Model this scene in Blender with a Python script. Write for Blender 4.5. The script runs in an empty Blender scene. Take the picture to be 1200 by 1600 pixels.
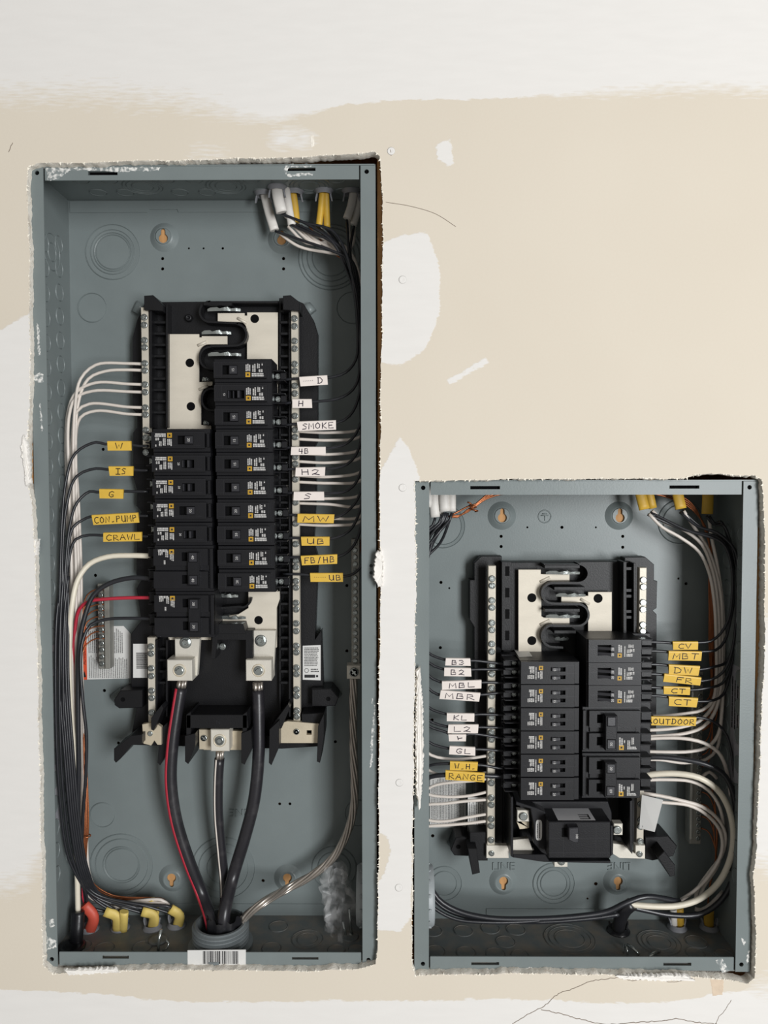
import bpy, bmesh, math, random
import numpy as np
from mathutils import Vector, Matrix

# ------------------------------------------------------------------ camera, world, lights, exposure
scene = bpy.context.scene
col = scene.collection
CAM_Z = 1500.0                      # camera height in mm; everything below is laid out in mm
PITCH, YAW, ROLL = 0.03910, -0.00598, -0.00144
FPX = 1200.0
CAM = Vector((0.0, -804.3, CAM_Z))
FW = Vector((math.sin(YAW) * math.cos(PITCH), math.cos(YAW) * math.cos(PITCH), -math.sin(PITCH)))
RT0 = Vector((math.cos(YAW), -math.sin(YAW), 0))
UP0 = RT0.cross(FW)
RT = RT0 * math.cos(ROLL) + UP0 * math.sin(ROLL)
UP = -RT0 * math.sin(ROLL) + UP0 * math.cos(ROLL)
cam_data = bpy.data.cameras.new('camera')
cam_data.sensor_fit = 'HORIZONTAL'
cam_data.sensor_width = 36.0
cam_data.lens = 36.0
cam_data.clip_start = 0.01
cam = bpy.data.objects.new('camera', cam_data)
col.objects.link(cam)
cam.matrix_world = Matrix(((RT.x, UP.x, -FW.x, CAM.x * .001), (RT.y, UP.y, -FW.y, CAM.y * .001),
                           (RT.z, UP.z, -FW.z, CAM.z * .001), (0, 0, 0, 1)))
scene.camera = cam

world = bpy.data.worlds.new('room_light')
scene.world = world
world.use_nodes = True
bg = world.node_tree.nodes['Background']
bg.inputs[0].default_value = (1.0, 0.96, 0.90, 1)
bg.inputs[1].default_value = 0.27

def area_light(name, loc, aim, sx, sy, power, color):
    d = bpy.data.lights.new(name, 'AREA')
    d.shape = 'RECTANGLE'
    d.size, d.size_y, d.energy, d.color = sx, sy, power, color
    o = bpy.data.objects.new(name, d)
    col.objects.link(o)
    o.location = loc
    o.rotation_euler = (Vector(aim) - Vector(loc)).to_track_quat('-Z', 'Y').to_euler()
    return o
# daylight from a tall window on the right-hand side of the room
area_light('window_daylight', (1.65, -3.2, 1.50), (0.10, 0.0, 1.42), 0.9, 2.0, 132, (0.975, 0.99, 1.0))

vs = scene.view_settings
vs.view_transform = 'Standard'
vs.look = 'None'
vs.gamma = 1.0
vs.use_curve_mapping = False
vs.exposure = 0.0

# ------------------------------------------------------------------ helpers
random.seed(7)
R = random.Random(11)
DEP0 = 8.0                          # the flange fronts sit 8 mm behind the drywall surface (y = 0)

def ray(px, py):
    return FW + RT * ((px - 600.0) / FPX) + UP * ((800.0 - py) / FPX)
def P(px, py, dep):                 # the point at depth dep (mm behind the flange fronts) under a pixel
    d = ray(px, py)
    return CAM + d * ((dep + DEP0 - CAM.y) / d.y)
def PZ(px, py, z):                  # on a level surface of height z
    d = ray(px, py)
    return CAM + d * ((z - CAM.z) / d.z)
def PX(px, py, x):                  # on a side wall at x
    d = ray(px, py)
    return CAM + d * ((x - CAM.x) / d.x)
def pxz(pts, dep):
    out = []
    for a, b in pts:
        p = P(a, b, dep)
        out.append((p.x, p.z))
    return out
def rect_px(x0, y0, x1, y1, dep):   # pixel rectangle -> x0,x1,z0,z1
    a, b = P(x0, y0, dep), P(x1, y1, dep)
    c, d = P(x0, y1, dep), P(x1, y0, dep)
    return ((a.x + c.x) / 2, (b.x + d.x) / 2, (b.z + c.z) / 2, (a.z + d.z) / 2)

def lin(c):
    if isinstance(c, str):
        c = [int(c[i:i + 2], 16) / 255 for i in (1, 3, 5)]
    return tuple((x / 12.92 if x <= .04045 else ((x + .055) / 1.055) ** 2.4) for x in c) + (1.0,)

MATS = {}
def mat(name, color, rough=.5, metal=0.0, var=.08, scale=60.0, bump=0.0, bscale=300.0, spec=.5, color2=None, lo=.4, hi=.6, rough2=None, aniso=None):
    """procedural material: a base colour with noise variation, optional second colour in noise patches, fine bump"""
    m = bpy.data.materials.new(name)
    m.use_nodes = True
    nt = m.node_tree
    b = nt.nodes['Principled BSDF']
    b.inputs['Roughness'].default_value = rough
    b.inputs['Metallic'].default_value = metal
    b.inputs['Specular IOR Level'].default_value = spec
    tc = nt.nodes.new('ShaderNodeTexCoord')
    src = tc.outputs['Object']
    if aniso:
        mp = nt.nodes.new('ShaderNodeMapping')
        mp.inputs['Scale'].default_value = aniso
        nt.links.new(src, mp.inputs[0])
        src = mp.outputs[0]
    n = nt.nodes.new('ShaderNodeTexNoise')
    n.inputs['Scale'].default_value = scale
    n.inputs['Detail'].default_value = 5
    nt.links.new(src, n.inputs['Vector'])
    rp = nt.nodes.new('ShaderNodeValToRGB')
    c = lin(color)
    c2 = lin(color2) if color2 else None
    if c2:
        rp.color_ramp.elements[0].position = lo
        rp.color_ramp.elements[1].position = hi
        rp.color_ramp.elements[0].color = c
        rp.color_ramp.elements[1].color = c2
    else:
        rp.color_ramp.elements[0].position = .25
        rp.color_ramp.elements[1].position = .75
        rp.color_ramp.elements[0].color = tuple(x * (1 - var) for x in c[:3]) + (1,)
        rp.color_ramp.elements[1].color = tuple(min(1, x * (1 + var)) for x in c[:3]) + (1,)
    nt.links.new(n.outputs['Fac'], rp.inputs[0])
    nt.links.new(rp.outputs[0], b.inputs['Base Color'])
    if rough2 is not None:
        mr = nt.nodes.new('ShaderNodeMapRange')
        mr.inputs[1].default_value, mr.inputs[2].default_value = lo, hi
        mr.inputs[3].default_value, mr.inputs[4].default_value = rough, rough2
        nt.links.new(n.outputs['Fac'], mr.inputs[0])
        nt.links.new(mr.outputs[0], b.inputs['Roughness'])
    if bump:
        n2 = nt.nodes.new('ShaderNodeTexNoise')
        n2.inputs['Scale'].default_value = bscale
        n2.inputs['Detail'].default_value = 4
        nt.links.new(src, n2.inputs['Vector'])
        bp = nt.nodes.new('ShaderNodeBump')
        bp.inputs['Strength'].default_value = bump
        bp.inputs['Distance'].default_value = .001
        nt.links.new(n2.outputs['Fac'], bp.inputs['Height'])
        nt.links.new(bp.outputs[0], b.inputs['Normal'])
    MATS[name] = m
    return m

STEEL = mat('grey_steel_paint', '#757d7d', .33, 0, .05, 25, .08, 500, spec=.26)
STEEL_DUST = mat('dusty_grey_steel_paint', '#666b6b', .6, 0, .1, 45, .25, 220, color2='#7d776e', lo=.42, hi=.68)
HOLE = mat('cavity_shade', '#0b0b0c', .9, spec=.05)  # near-black colour painting the shade inside screw slots, holes and bore
BLACK = mat('black_moulded_plastic', '#161618', .42, 0, .12, 80, .15, 700, spec=.28)
BLACK_GLOSS = mat('glossy_black_plastic', '#202124', .26, 0, .1, 80, .05, 400)
BREAKER = mat('breaker_black_plastic', '#18181b', .38, 0, .1, 90, .12, 900, spec=.3)
BREAKER_DK = mat('slot_and_hole_shade', '#0a0a0b', .7, spec=.08)  # blacker than the plastic: shade of slots and holes put into the colour
HANDLE = mat('breaker_handle_plastic', '#2d2d31', .35, 0, .1, 90, .1, 900)
BUS = mat('tin_plated_bus_bar', '#d2cabb', .5, .1, .06, 30, .1, 400, aniso=(1, 1, 3), spec=.25)
ALU = mat('aluminium_bar', '#c2bbad', .42, .15, .08, 60, .12, 500, spec=.3)
BRASS = mat('plated_brass', '#cbbfa8', .42, .35, .08, 60, .1, 500)
ZINC = mat('zinc_screw', '#b4bab8', .22, .85, .1, 160, .15, 600)
LUG = mat('lug_aluminium', '#d2cdc2', .45, .25, .05, 90, .12, 700, spec=.3)
GREYPL = mat('grey_plastic', '#8a8b90', .5, 0, .08, 60, .1, 500)
PVC = mat('grey_pvc', '#6c7274', .45, 0, .08, 60, .1, 400)
W_BLACK = mat('black_wire_insulation', '#25262a', .34, 0, .12, 120, .05, 300)
W_WHITE = mat('white_wire_insulation', '#d6cdc4', .42, 0, .05, 90, .05, 300)
W_CREAM = mat('cream_wire_insulation', '#ddd5c3', .4, 0, .05, 90, .05, 300)
W_RED = mat('red_wire_insulation', '#b02a3c', .4, 0, .08, 90)
W_COPPER = mat('bare_copper', '#a1623f', .36, .7, .15, 150)
W_ALU = mat('stranded_aluminium', '#b9b1a8', .36, .8, .1, 120)
JK_YEL = mat('yellow_cable_jacket', '#cfa63a', .5, 0, .1, 80, .15, 300)
JK_WHT = mat('white_cable_jacket', '#d9d5cf', .5, 0, .05, 80, .15, 300)
JK_RED = mat('red_cable_jacket', '#c2503f', .5, 0, .1, 80, .15, 300)
TAPE = mat('black_vinyl_tape', '#1c1c1f', .3, 0, .1, 80, .3, 150)
SERV = mat('service_cable_insulation', '#242327', .33, 0, .15, 60, .15, 90, color2='#3b393b', lo=.55, hi=.75)
TAG_Y = mat('yellow_marker_tape', '#d9b144', .45, 0, .06, 120)
TAG_W = mat('white_marker_tape', '#e6dcd5', .5, 0, .03, 120)
INK = mat('marker_ink', '#150d10', .5)
INK_P = mat('purple_marker_ink', '#1c0a26', .5)
PRINT_W = mat('white_print', '#c2c0bd', .6)
PRINT_Y = mat('yellow_print', '#d8a826', .5)
PRINT_K = mat('black_print', '#17171a', .6)
PAPER = mat('white_sticker_paper', '#d4d3d0', .5, 0, .03, 60)
PAPER_GREY = mat('silver_sticker', '#9c9ca2', .45, .1, .05, 60)
PAPER_TOP = mat('lightened_silver_label', '#cfcfd2', .5, 0, .04, 60)  # silver sticker colour lightened to offset the weak light on the top face
ORANGE = mat('orange_print', '#d8502f', .5)
WOOD = mat('pine_stud', '#b98a58', .7, 0, .2, 40, .2, 200, aniso=(6, 6, 1))
GYPSUM = mat('crumbly_gypsum', '#ebe5da', .95, 0, .2, 160, .5, 600, color2='#c9bcac', lo=.5, hi=.8)
PVC_LIT = mat('lit_grey_pvc', '#9aa0a2', .45, 0, .06, 60, .1, 400)  # grey PVC lightened for the light falling on the hub nuts
GBAR = mat('dull_shaded_ground_bar', '#97968f', .42, .5, .1, 90, .15, 500)  # dull metal, also darkened for the shade on the short panel's bar
JK_YEL2 = mat('dusty_yellow_jacket', '#d6bd68', .55, 0, .1, 80, .2, 250)
PLASTER = mat('dried_plaster', '#ece8e2', .9, 0, .05, 90, .6, 220)
TORN = mat('torn_paper', '#efe8da', .95, 0, .1, 150, .4, 400)

def linkobj(o, parent):
    col.objects.link(o)
    if parent is not None:
        o.parent = parent
    return o
def tagp(o, label=None, cat=None, group=None, kind=None):
    if label: o['label'] = label
    if cat: o['category'] = cat
    if group: o['group'] = group
    if kind: o['kind'] = kind
    return o
def V(p):
    return Vector(p)
def thing(name, label, cat, loc, group=None, roty=0.0, kind=None):
    o = bpy.data.objects.new(name, None)
    o.empty_display_size = .01
    col.objects.link(o)
    o.location = Vector(loc) * .001
    o.rotation_euler = (0, roty, 0)
    return tagp(o, label, cat, group, kind)
def root_mm(o):
    while o.parent is not None:
        o = o.parent
    return Vector(o.location) * 1000.0

def circle(cx, cz, r, n=20, a0=0.0):
    return [(cx + r * math.cos(a0 + 2 * math.pi * i / n), cz + r * math.sin(a0 + 2 * math.pi * i / n)) for i in range(n)]
def area2(poly):
    return sum(poly[i][0] * poly[(i + 1) % len(poly)][1] - poly[(i + 1) % len(poly)][0] * poly[i][1] for i in range(len(poly)))
def inset(poly, d):
    s = 1 if area2(poly) > 0 else -1
    n = len(poly)
    out = []
    for i in range(n):
        p0, p1, p2 = Vector(poly[i - 1]), Vector(poly[i]), Vector(poly[(i + 1) % n])
        e0, e1 = (p1 - p0), (p2 - p1)
        if e0.length < 1e-6 or e1.length < 1e-6:
            out.append(tuple(p1)); continue
        e0.normalize(); e1.normalize()
        n0, n1 = Vector((-e0.y, e0.x)) * s, Vector((-e1.y, e1.x)) * s
        b = n0 + n1
        L = max(.5, b.dot(n0))
        out.append(tuple(p1 + b * (d / L)))
    return out
def catmull(pts, step=5.0):
    pts = [Vector(p) for p in pts]
    if len(pts) < 3:
        a, b = pts
        n = max(2, int((b - a).length / step))
        return [a.lerp(b, i / n) for i in range(n + 1)]
    q = [pts[0] * 2 - pts[1]] + pts + [pts[-1] * 2 - pts[-2]]
    out = []
    for i in range(1, len(q) - 2):
        p0, p1, p2, p3 = q[i - 1], q[i], q[i + 1], q[i + 2]
        n = max(2, int((p2 - p1).length / step))
        t0 = 0.0
        t1 = t0 + max(1e-3, (p1 - p0).length) ** .5
        t2 = t1 + max(1e-3, (p2 - p1).length) ** .5
        t3 = t2 + max(1e-3, (p3 - p2).length) ** .5
        for k in range(n):
            t = t1 + (t2 - t1) * k / n
            a1 = p0 * ((t1 - t) / (t1 - t0)) + p1 * ((t - t0) / (t1 - t0))
            a2 = p1 * ((t2 - t) / (t2 - t1)) + p2 * ((t - t1) / (t2 - t1))
            a3 = p2 * ((t3 - t) / (t3 - t2)) + p3 * ((t - t2) / (t3 - t2))
            b1 = a1 * ((t2 - t) / (t2 - t0)) + a2 * ((t - t0) / (t2 - t0))
            b2 = a2 * ((t3 - t) / (t3 - t1)) + a3 * ((t - t1) / (t3 - t1))
            out.append(b1 * ((t2 - t) / (t2 - t1)) + b2 * ((t - t1) / (t2 - t1)))
    out.append(pts[-1])
    return out

MESHES = {}
class MB:
    """collects shapes in mm; build() links them as ONE mesh object"""
    def __init__(self):
        self.v, self.f, self.s = [], [], []
    def add(self, verts, faces, smooth=False):
        o = len(self.v)
        self.v += [tuple(p) for p in verts]
        for f in faces:
            self.f.append([i + o for i in f])
            self.s.append(smooth)
        return self
    def prism(self, poly, y0, y1, ch=0.0, back=True):
        n = len(poly)
        if area2(poly) < 0:
            poly = list(reversed(poly))
        rings = []
        if ch > 0:
            ins = inset(poly, ch)
            rings.append([(x, y0, z) for x, z in ins])
            rings.append([(x, y0 + ch, z) for x, z in poly])
        else:
            rings.append([(x, y0, z) for x, z in poly])
        rings.append([(x, y1, z) for x, z in poly])
        vs = [p for r in rings for p in r]
        fs = [list(range(n))]
        for k in range(len(rings) - 1):
            for i in range(n):
                j = (i + 1) % n
                fs.append([k * n + i, k * n + j, (k + 1) * n + j, (k + 1) * n + i])
        if back:
            fs.append([(len(rings) - 1) * n + i for i in reversed(range(n))])
        return self.add(vs, fs)
    def box(self, x0, x1, z0, z1, y0, y1, ch=0.3):
        x0, x1 = min(x0, x1), max(x0, x1)
        z0, z1 = min(z0, z1), max(z0, z1)
        c = min(ch, (x1 - x0) * .3, (z1 - z0) * .3, (y1 - y0) * .5)
        return self.prism([(x0, z0), (x1, z0), (x1, z1), (x0, z1)], y0, y1, c)
    def pbox(self, x0, y0, x1, y1, d0, d1, ch=.3):      # pixel rectangle at depth d0, carried straight back to d1
        a, b, c, d = rect_px(x0, y0, x1, y1, d0)
        return self.box(a, b, c, d, d0 + DEP0, d1 + DEP0, ch)
    def ppoly(self, pts, d0, d1, ch=.3):
        return self.prism(pxz(pts, d0), d0 + DEP0, d1 + DEP0, ch)
    def holes(self, outer, holes, y0, y1, back=False):
        bm = bmesh.new()
        if area2(outer) < 0:
            outer = list(reversed(outer))
        loops = [outer] + holes
        for L in loops:
            vv = [bm.verts.new((x, y0, z)) for x, z in L]
            for i in range(len(vv)):
                bm.edges.new((vv[i], vv[(i + 1) % len(vv)]))
        bmesh.ops.triangle_fill(bm, use_beauty=True, use_dissolve=False, edges=bm.edges[:], normal=(0, -1, 0))
        bm.verts.index_update()
        self.add([tuple(v.co) for v in bm.verts], [[v.index for v in f.verts] for f in bm.faces])
        if back:
            self.add([(v.co.x, y1, v.co.z) for v in bm.verts], [[v.index for v in f.verts] for f in bm.faces])
        bm.free()
        for L in loops:
            n = len(L)
            self.add([(x, y0, z) for x, z in L] + [(x, y1, z) for x, z in L],
                     [[i, (i + 1) % n, n + (i + 1) % n, n + i] for i in range(n)])
        return self
    def tube(self, path, r, n=8, ry=None, caps=True, ref=None):
        path = [Vector(p) for p in path]
        m = len(path)
        rr = r if isinstance(r, (list, tuple)) else [r] * m
        vs, fs = [], []
        tan = [(path[min(i + 1, m - 1)] - path[max(i - 1, 0)]).normalized() for i in range(m)]
        ref_v = Vector(ref) if ref else Vector((0, 1, 0))
        if abs(tan[0].dot(ref_v)) > .9:
            ref_v = Vector((1, 0, 0))
        side = tan[0].cross(ref_v).normalized()
        for i in range(m):
            if ref:
                s2 = tan[i].cross(ref_v)
                side = s2.normalized() if s2.length > .1 else side
            else:
                side = (side - tan[i] * side.dot(tan[i]))
                side = side.normalized() if side.length > 1e-4 else tan[i].orthogonal().normalized()
            up = side.cross(tan[i])
            k = (ry / rr[i]) if ry else 1.0
            for j in range(n):
                a = 2 * math.pi * j / n
                vs.append(path[i] + side * (rr[i] * math.cos(a)) + up * (rr[i] * k * math.sin(a)))
        for i in range(m - 1):
            for j in range(n):
                fs.append([i * n + j, i * n + (j + 1) % n, (i + 1) * n + (j + 1) % n, (i + 1) * n + j])
        self.add(vs, fs, True)
        if caps:
            self.add(vs[:n], [list(range(n))])
            self.add(vs[-n:], [list(range(n))])
        return self
    def lathe(self, c, axis, prof, n=24, smooth=True):
        c, ax = Vector(c), Vector(axis).normalized()
        a = ax.orthogonal().normalized()
        b = ax.cross(a)
        vs, fs = [], []
        for r, h in prof:
            for j in range(n):
                t = 2 * math.pi * j / n
                vs.append(c + ax * h + a * (r * math.cos(t)) + b * (r * math.sin(t)))
        for k in range(len(prof) - 1):
            for j in range(n):
                fs.append([k * n + j, k * n + (j + 1) % n, (k + 1) * n + (j + 1) % n, (k + 1) * n + j])
        self.add(vs, fs, smooth)
        for k in (0, len(prof) - 1):
            if prof[k][0] > 1e-3:
                self.add(vs[k * n:(k + 1) * n], [list(range(n))])
        return self
    def wallpath(self, pts, t, y0, y1, ch=.25):          # a thin upright rib following a polyline in x,z
        n = len(pts)
        L, Rr = [], []
        for i in range(n):
            a, b = Vector(pts[max(0, i - 1)]), Vector(pts[min(n - 1, i + 1)])
            d = (b - a).normalized()
            nn = Vector((-d.y, d.x)) * (t / 2)
            p = Vector(pts[i])
            L.append(tuple(p + nn)); Rr.append(tuple(p - nn))
        for i in range(n - 1):
            q = [L[i], L[i + 1], Rr[i + 1], Rr[i]]
            self.add([(x, y0, z) for x, z in q] + [(x, y1, z) for x, z in q],
                     [[0, 1, 2, 3], [0, 1, 5, 4], [3, 2, 6, 7]] + ([[0, 3, 7, 4]] if i == 0 else []) + ([[1, 2, 6, 5]] if i == n - 2 else []))
        return self
    def mesh(self, name, org=(0, 0, 0)):
        me = bpy.data.meshes.new(name)
        o = Vector(org)
        me.from_pydata([((p[0] - o.x) * .001, (p[1] - o.y) * .001, (p[2] - o.z) * .001) for p in self.v], [], self.f)
        me.polygons.foreach_set('use_smooth', self.s)
        bm = bmesh.new()
        bm.from_mesh(me)
        bmesh.ops.remove_doubles(bm, verts=bm.verts[:], dist=2e-6)
        bmesh.ops.recalc_face_normals(bm, faces=bm.faces[:])
        bm.to_mesh(me)
        bm.free()
        return me
    def build(self, name, material, parent=None, loc=None, local=False, key=None):
        if key and key in MESHES:
            me = MESHES[key]
        else:
            org = (0, 0, 0) if local else (root_mm(parent) if parent is not None else (loc if loc is not None else (0, 0, 0)))
            me = self.mesh(name, org)
            me.materials.append(material)
            if key:
                MESHES[key] = me
        o = bpy.data.objects.new(name, me)
        if parent is None and loc is not None:
            o.location = Vector(loc) * .001
        return linkobj(o, parent)

# ---- flat print: text, dashes and strokes mapped onto a plane
class Flat:
    def __init__(self, org, u, v, lift=.06):
        self.o, self.u, self.v = Vector(org), Vector(u), Vector(v)
        nrm = self.u.cross(self.v).normalized()
        self.n = nrm * lift
        self.mb = MB()
    def pt(self, a, b, k=1.0):
        return self.o + self.u * a + self.v * b + self.n * k
    def quad(self, a0, b0, a1, b1, k=1.0):
        self.mb.add([self.pt(a0, b0, k), self.pt(a1, b0, k), self.pt(a1, b1, k), self.pt(a0, b1, k)], [[0, 1, 2, 3]])
    def poly(self, pts, k=1.0):
        self.mb.add([self.pt(a, b, k) for a, b in pts], [list(range(len(pts)))])
    def stroke(self, pts, w, k=1.0):
        pts = [Vector(p) for p in pts]
        n = len(pts)
        L = []
        for i in range(n):
            d = pts[min(n - 1, i + 1)] - pts[max(0, i - 1)]
            d = d.normalized() if d.length > 1e-6 else Vector((1, 0))
            nn = Vector((-d.y, d.x)) * (w / 2)
            e = d * (w * .35) if i == n - 1 else (d * (-w * .35) if i == 0 else Vector((0, 0)))
            L.append((pts[i] + nn + e, pts[i] - nn + e))
        for i in range(n - 1):
            q = [L[i][0], L[i + 1][0], L[i + 1][1], L[i][1]]
            self.mb.add([self.pt(p.x, p.y, k) for p in q], [[0, 1, 2, 3]])
    def dashes(self, a0, b0, a1, b1, lines, rng, vertical=False, fill=.62, wmin=.5, wmax=1.6, k=1.0):
        if vertical:
            h = (a1 - a0) / lines
            for i in range(lines):
                p = b0 + rng.uniform(0, .4)
                end = b1 - rng.uniform(0, (b1 - b0) * .2)
                while p < end:
                    w = min(rng.uniform(wmin, wmax), end - p)
                    self.quad(a0 + i * h, p, a0 + i * h + h * fill, p + w, k)
                    p += w + rng.uniform(.25, .5)
        else:
            h = (b1 - b0) / lines
            for i in range(lines):
                p = a0
                end = a1 - rng.uniform(0, (a1 - a0) * .15)
                while p < end:
                    w = min(rng.uniform(wmin, wmax), end - p)
                    self.quad(p, b1 - i * h - h * fill, p + w, b1 - i * h, k)
                    p += w + rng.uniform(.25, .5)
    def text(self, s, ca, cb, h, rot=0.0, k=1.0, sx=1.0):
        vs, fs = text2d(s)
        c, sn = math.cos(rot), math.sin(rot)
        self.mb.add([self.pt(ca + (x * c * sx - y * sn) * h, cb + (x * sx * sn + y * c) * h, k) for x, y in vs], fs)
TXT = {}
def text2d(s):
    if s not in TXT:
        cu = bpy.data.curves.new('t', 'FONT')
        cu.body = s
        cu.resolution_u = 2
        ob = bpy.data.objects.new('t', cu)
        col.objects.link(ob)
        dg = bpy.context.evaluated_depsgraph_get()
        me = ob.evaluated_get(dg).to_mesh()
        vs = [(v.co.x, v.co.y) for v in me.vertices]
        fs = [list(p.vertices) for p in me.polygons]
        ob.evaluated_get(dg).to_mesh_clear()
        bpy.data.objects.remove(ob)
        bpy.data.curves.remove(cu)
        x0, x1 = min(v[0] for v in vs), max(v[0] for v in vs)
        y0, y1 = min(v[1] for v in vs), max(v[1] for v in vs)
        h = max(1e-6, y1 - y0)
        TXT[s] = ([((x - (x0 + x1) / 2) / h, (y - (y0 + y1) / 2) / h) for x, y in vs], fs)
    return TXT[s]

PEN = {
 'A': [[(0, 0), (.5, 1), (1, 0)], [(.2, .4), (.8, .4)]],
 'B': [[(.1, 0), (.1, 1)], [(.1, 1), (.7, .95), (.75, .7), (.3, .52), (.85, .45), (.9, .1), (.1, 0)]],
 'C': [[(1, .9), (.5, 1), (.1, .75), (.05, .3), (.4, 0), (1, .08)]],
 'D': [[(.15, 0), (.15, 1)], [(0, 1), (.6, .95), (.95, .6), (.85, .2), (.4, 0), (.05, .02)]],
 'E': [[(.95, 1), (.1, .95), (.1, 0), (1, .02)], [(.1, .5), (.75, .52)]],
 'F': [[(.1, 0), (.15, 1), (1, 1)], [(.1, .52), (.75, .55)]],
 'G': [[(.95, .85), (.6, 1), (.15, .8), (.05, .3), (.4, 0), (.85, .1), (.85, .42), (.5, .42)]],
 'H': [[(.1, 0), (.1, 1)], [(.9, 0), (.85, 1)], [(.1, .5), (.9, .5)]],
 'I': [[(0, 1), (1, 1)], [(.5, 1), (.5, 0)], [(0, 0), (1, 0)]],
 '|': [[(.5, 1), (.5, 0)]],
 'K': [[(.1, 0), (.1, 1)], [(.9, 1), (.15, .45), (.95, 0)]],
 'L': [[(.15, 1), (.1, .05), (1, .08)]],
 'M': [[(0, 0), (.1, 1), (.5, .35), (.9, 1), (1, 0)]],
 'N': [[(.05, 0), (.1, 1), (.9, .05), (.95, 1)]],
 'O': [[(.5, 1), (.1, .75), (.05, .3), (.4, 0), (.85, .2), (.95, .65), (.5, 1)]],
 'P': [[(.1, 0), (.15, 1), (.8, .95), (.9, .65), (.15, .45)]],
 'R': [[(.1, 0), (.1, 1), (.75, .95), (.85, .65), (.15, .48), (1, 0)]],
 'S': [[(.95, .88), (.5, 1), (.1, .8), (.8, .4), (.75, .1), (.05, .02)]],
 'T': [[(0, 1), (1, .95)], [(.5, .97), (.5, 0)]],
 'U': [[(.05, 1), (.1, .2), (.5, 0), (.85, .2), (.9, 1)], [(.9, 1), (.95, 0)]],
 'V': [[(0, 1), (.5, 0), (1, 1)]],
 'W': [[(0, 1), (.25, 0), (.5, .7), (.75, 0), (1, 1)]],
 'Y': [[(.15, 1), (.3, .1)], [(.25, .45), (.95, .6)]],
 '2': [[(.05, .8), (.4, 1), (.85, .8), (.6, .35), (.05, .05), (.35, .15), (1, 0)]],
 '3': [[(.05, .95), (.6, 1), (.8, .75), (.35, .52), (.9, .35), (.6, .02), (.05, .1)]],
 '4': [[(.15, 1), (.05, .45), (.9, .45)], [(.75, 1), (.75, 0)]],
 '.': [[(.2, .02), (.8, .08)]], '/': [[(.1, -.05), (.9, 1.05)]], ' ': [],
}
def handwrite(fl, s, a0, b0, a1, b1, w, rng):
    n = len(s)
    adv = (a1 - a0) / n
    for i, ch in enumerate(s):
        cw = adv * (.74 if ch not in './|' else .5)
        ox = a0 + i * adv + (adv - cw) * .5
        oy = b0 + rng.uniform(-.05, .05) * (b1 - b0)
        sl = rng.uniform(-.04, .1)
        for st in PEN[ch]:
            fl.stroke([(ox + (x + sl * y) * cw, oy + y * (b1 - b0) * rng.uniform(.97, 1.03)) for x, y in st], w)

# ---- shared small meshes
def screw_mesh(r, kind='slot'):
    k = ('screw', r, kind)
    if k not in MESHES:
        mb = MB()
        h = r * .55
        if kind == 'hex':
            hole = [circle(0, 0, r * .5, 6)]
        elif kind == 'round':
            hole = [circle(0, 0, r * .3, 8)]
        else:
            w = r * .16
            hole = [[(-r * .72, -w), (-w, -w), (-w, -r * .45), (w, -r * .45), (w, -w), (r * .72, -w), (r * .72, w), (w, w), (w, r * .45), (-w, r * .45), (-w, w), (-r * .72, w)]]
        mb.holes(circle(0, 0, r * .8, 18), hole, -h, -h + r * .45)
        mb.add([(x, -h + r * .4, z) for x, z in hole[0]], [list(range(len(hole[0])))])
        mb.lathe((0, 0, 0), (0, -1, 0), [(r * .8, h), (r, h * .75), (r, -.6)], 18)
        me = mb.mesh('screw')
        me.materials.append(ZINC)
        me.materials.append(HOLE)
        for pl_ in me.polygons:           # the bottom of the drive slot, blackened as shade
            if all(me.vertices[q].co.y > (-h + r * .3) * .001 for q in pl_.vertices) and all(me.vertices[q].co.xz.length < r * .00079 for q in pl_.vertices):
                pl_.material_index = 1
        MESHES[k] = me
    return MESHES[k]
def screw(parent, pos, r=2.7, ang=None, kind='slot', name='terminal_screw', material=None):
    o = bpy.data.objects.new(name, screw_mesh(r, kind))
    o.location = (Vector(pos) - root_mm(parent)) * .001
    o.rotation_euler = (0, ang if ang is not None else R.uniform(0, 3.1), 0)
    return linkobj(o, parent)
# ------------------------------------------------------------------ the wall: drywall with two cut openings
OPEN_L = [(44, 262), (60, 255), (150, 254), (250, 251), (350, 249), (450, 246), (520, 243), (572, 239), (586, 237), (593, 244), (596, 260), (597, 300),
          (598, 400), (597, 500), (595, 600), (594, 700), (593, 850), (596, 900), (593, 1000), (592, 1200), (592, 1300), (591, 1400), (589, 1480), (587, 1507), (560, 1514),
          (500, 1517), (400, 1517), (300, 1515), (200, 1516), (120, 1520), (82, 1522), (67, 1508), (66, 1400), (62, 1200), (58, 1000), (54, 850), (50, 780), (40, 745), (42, 690), (47, 640), (47, 500), (46, 400), (43, 300)]
OPEN_R = [(648, 753), (680, 751), (720, 750), (800, 749), (900, 748), (1000, 748), (1070, 747), (1085, 742), (1112, 740), (1150, 744), (1180, 743), (1191, 750), (1194, 800),
          (1195, 900), (1195, 1000), (1191, 1100), (1188, 1150), (1185, 1250), (1182, 1320), (1177, 1370), (1181, 1440), (1180, 1500), (1178, 1528), (1166, 1537), (1150, 1533),
          (1100, 1527), (1050, 1524), (950, 1523), (850, 1521), (750, 1522), (700, 1522), (648, 1525), (643, 1500), (644, 1450), (645, 1300), (646, 1200), (649, 1000), (650, 900), (650, 800)]
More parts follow.
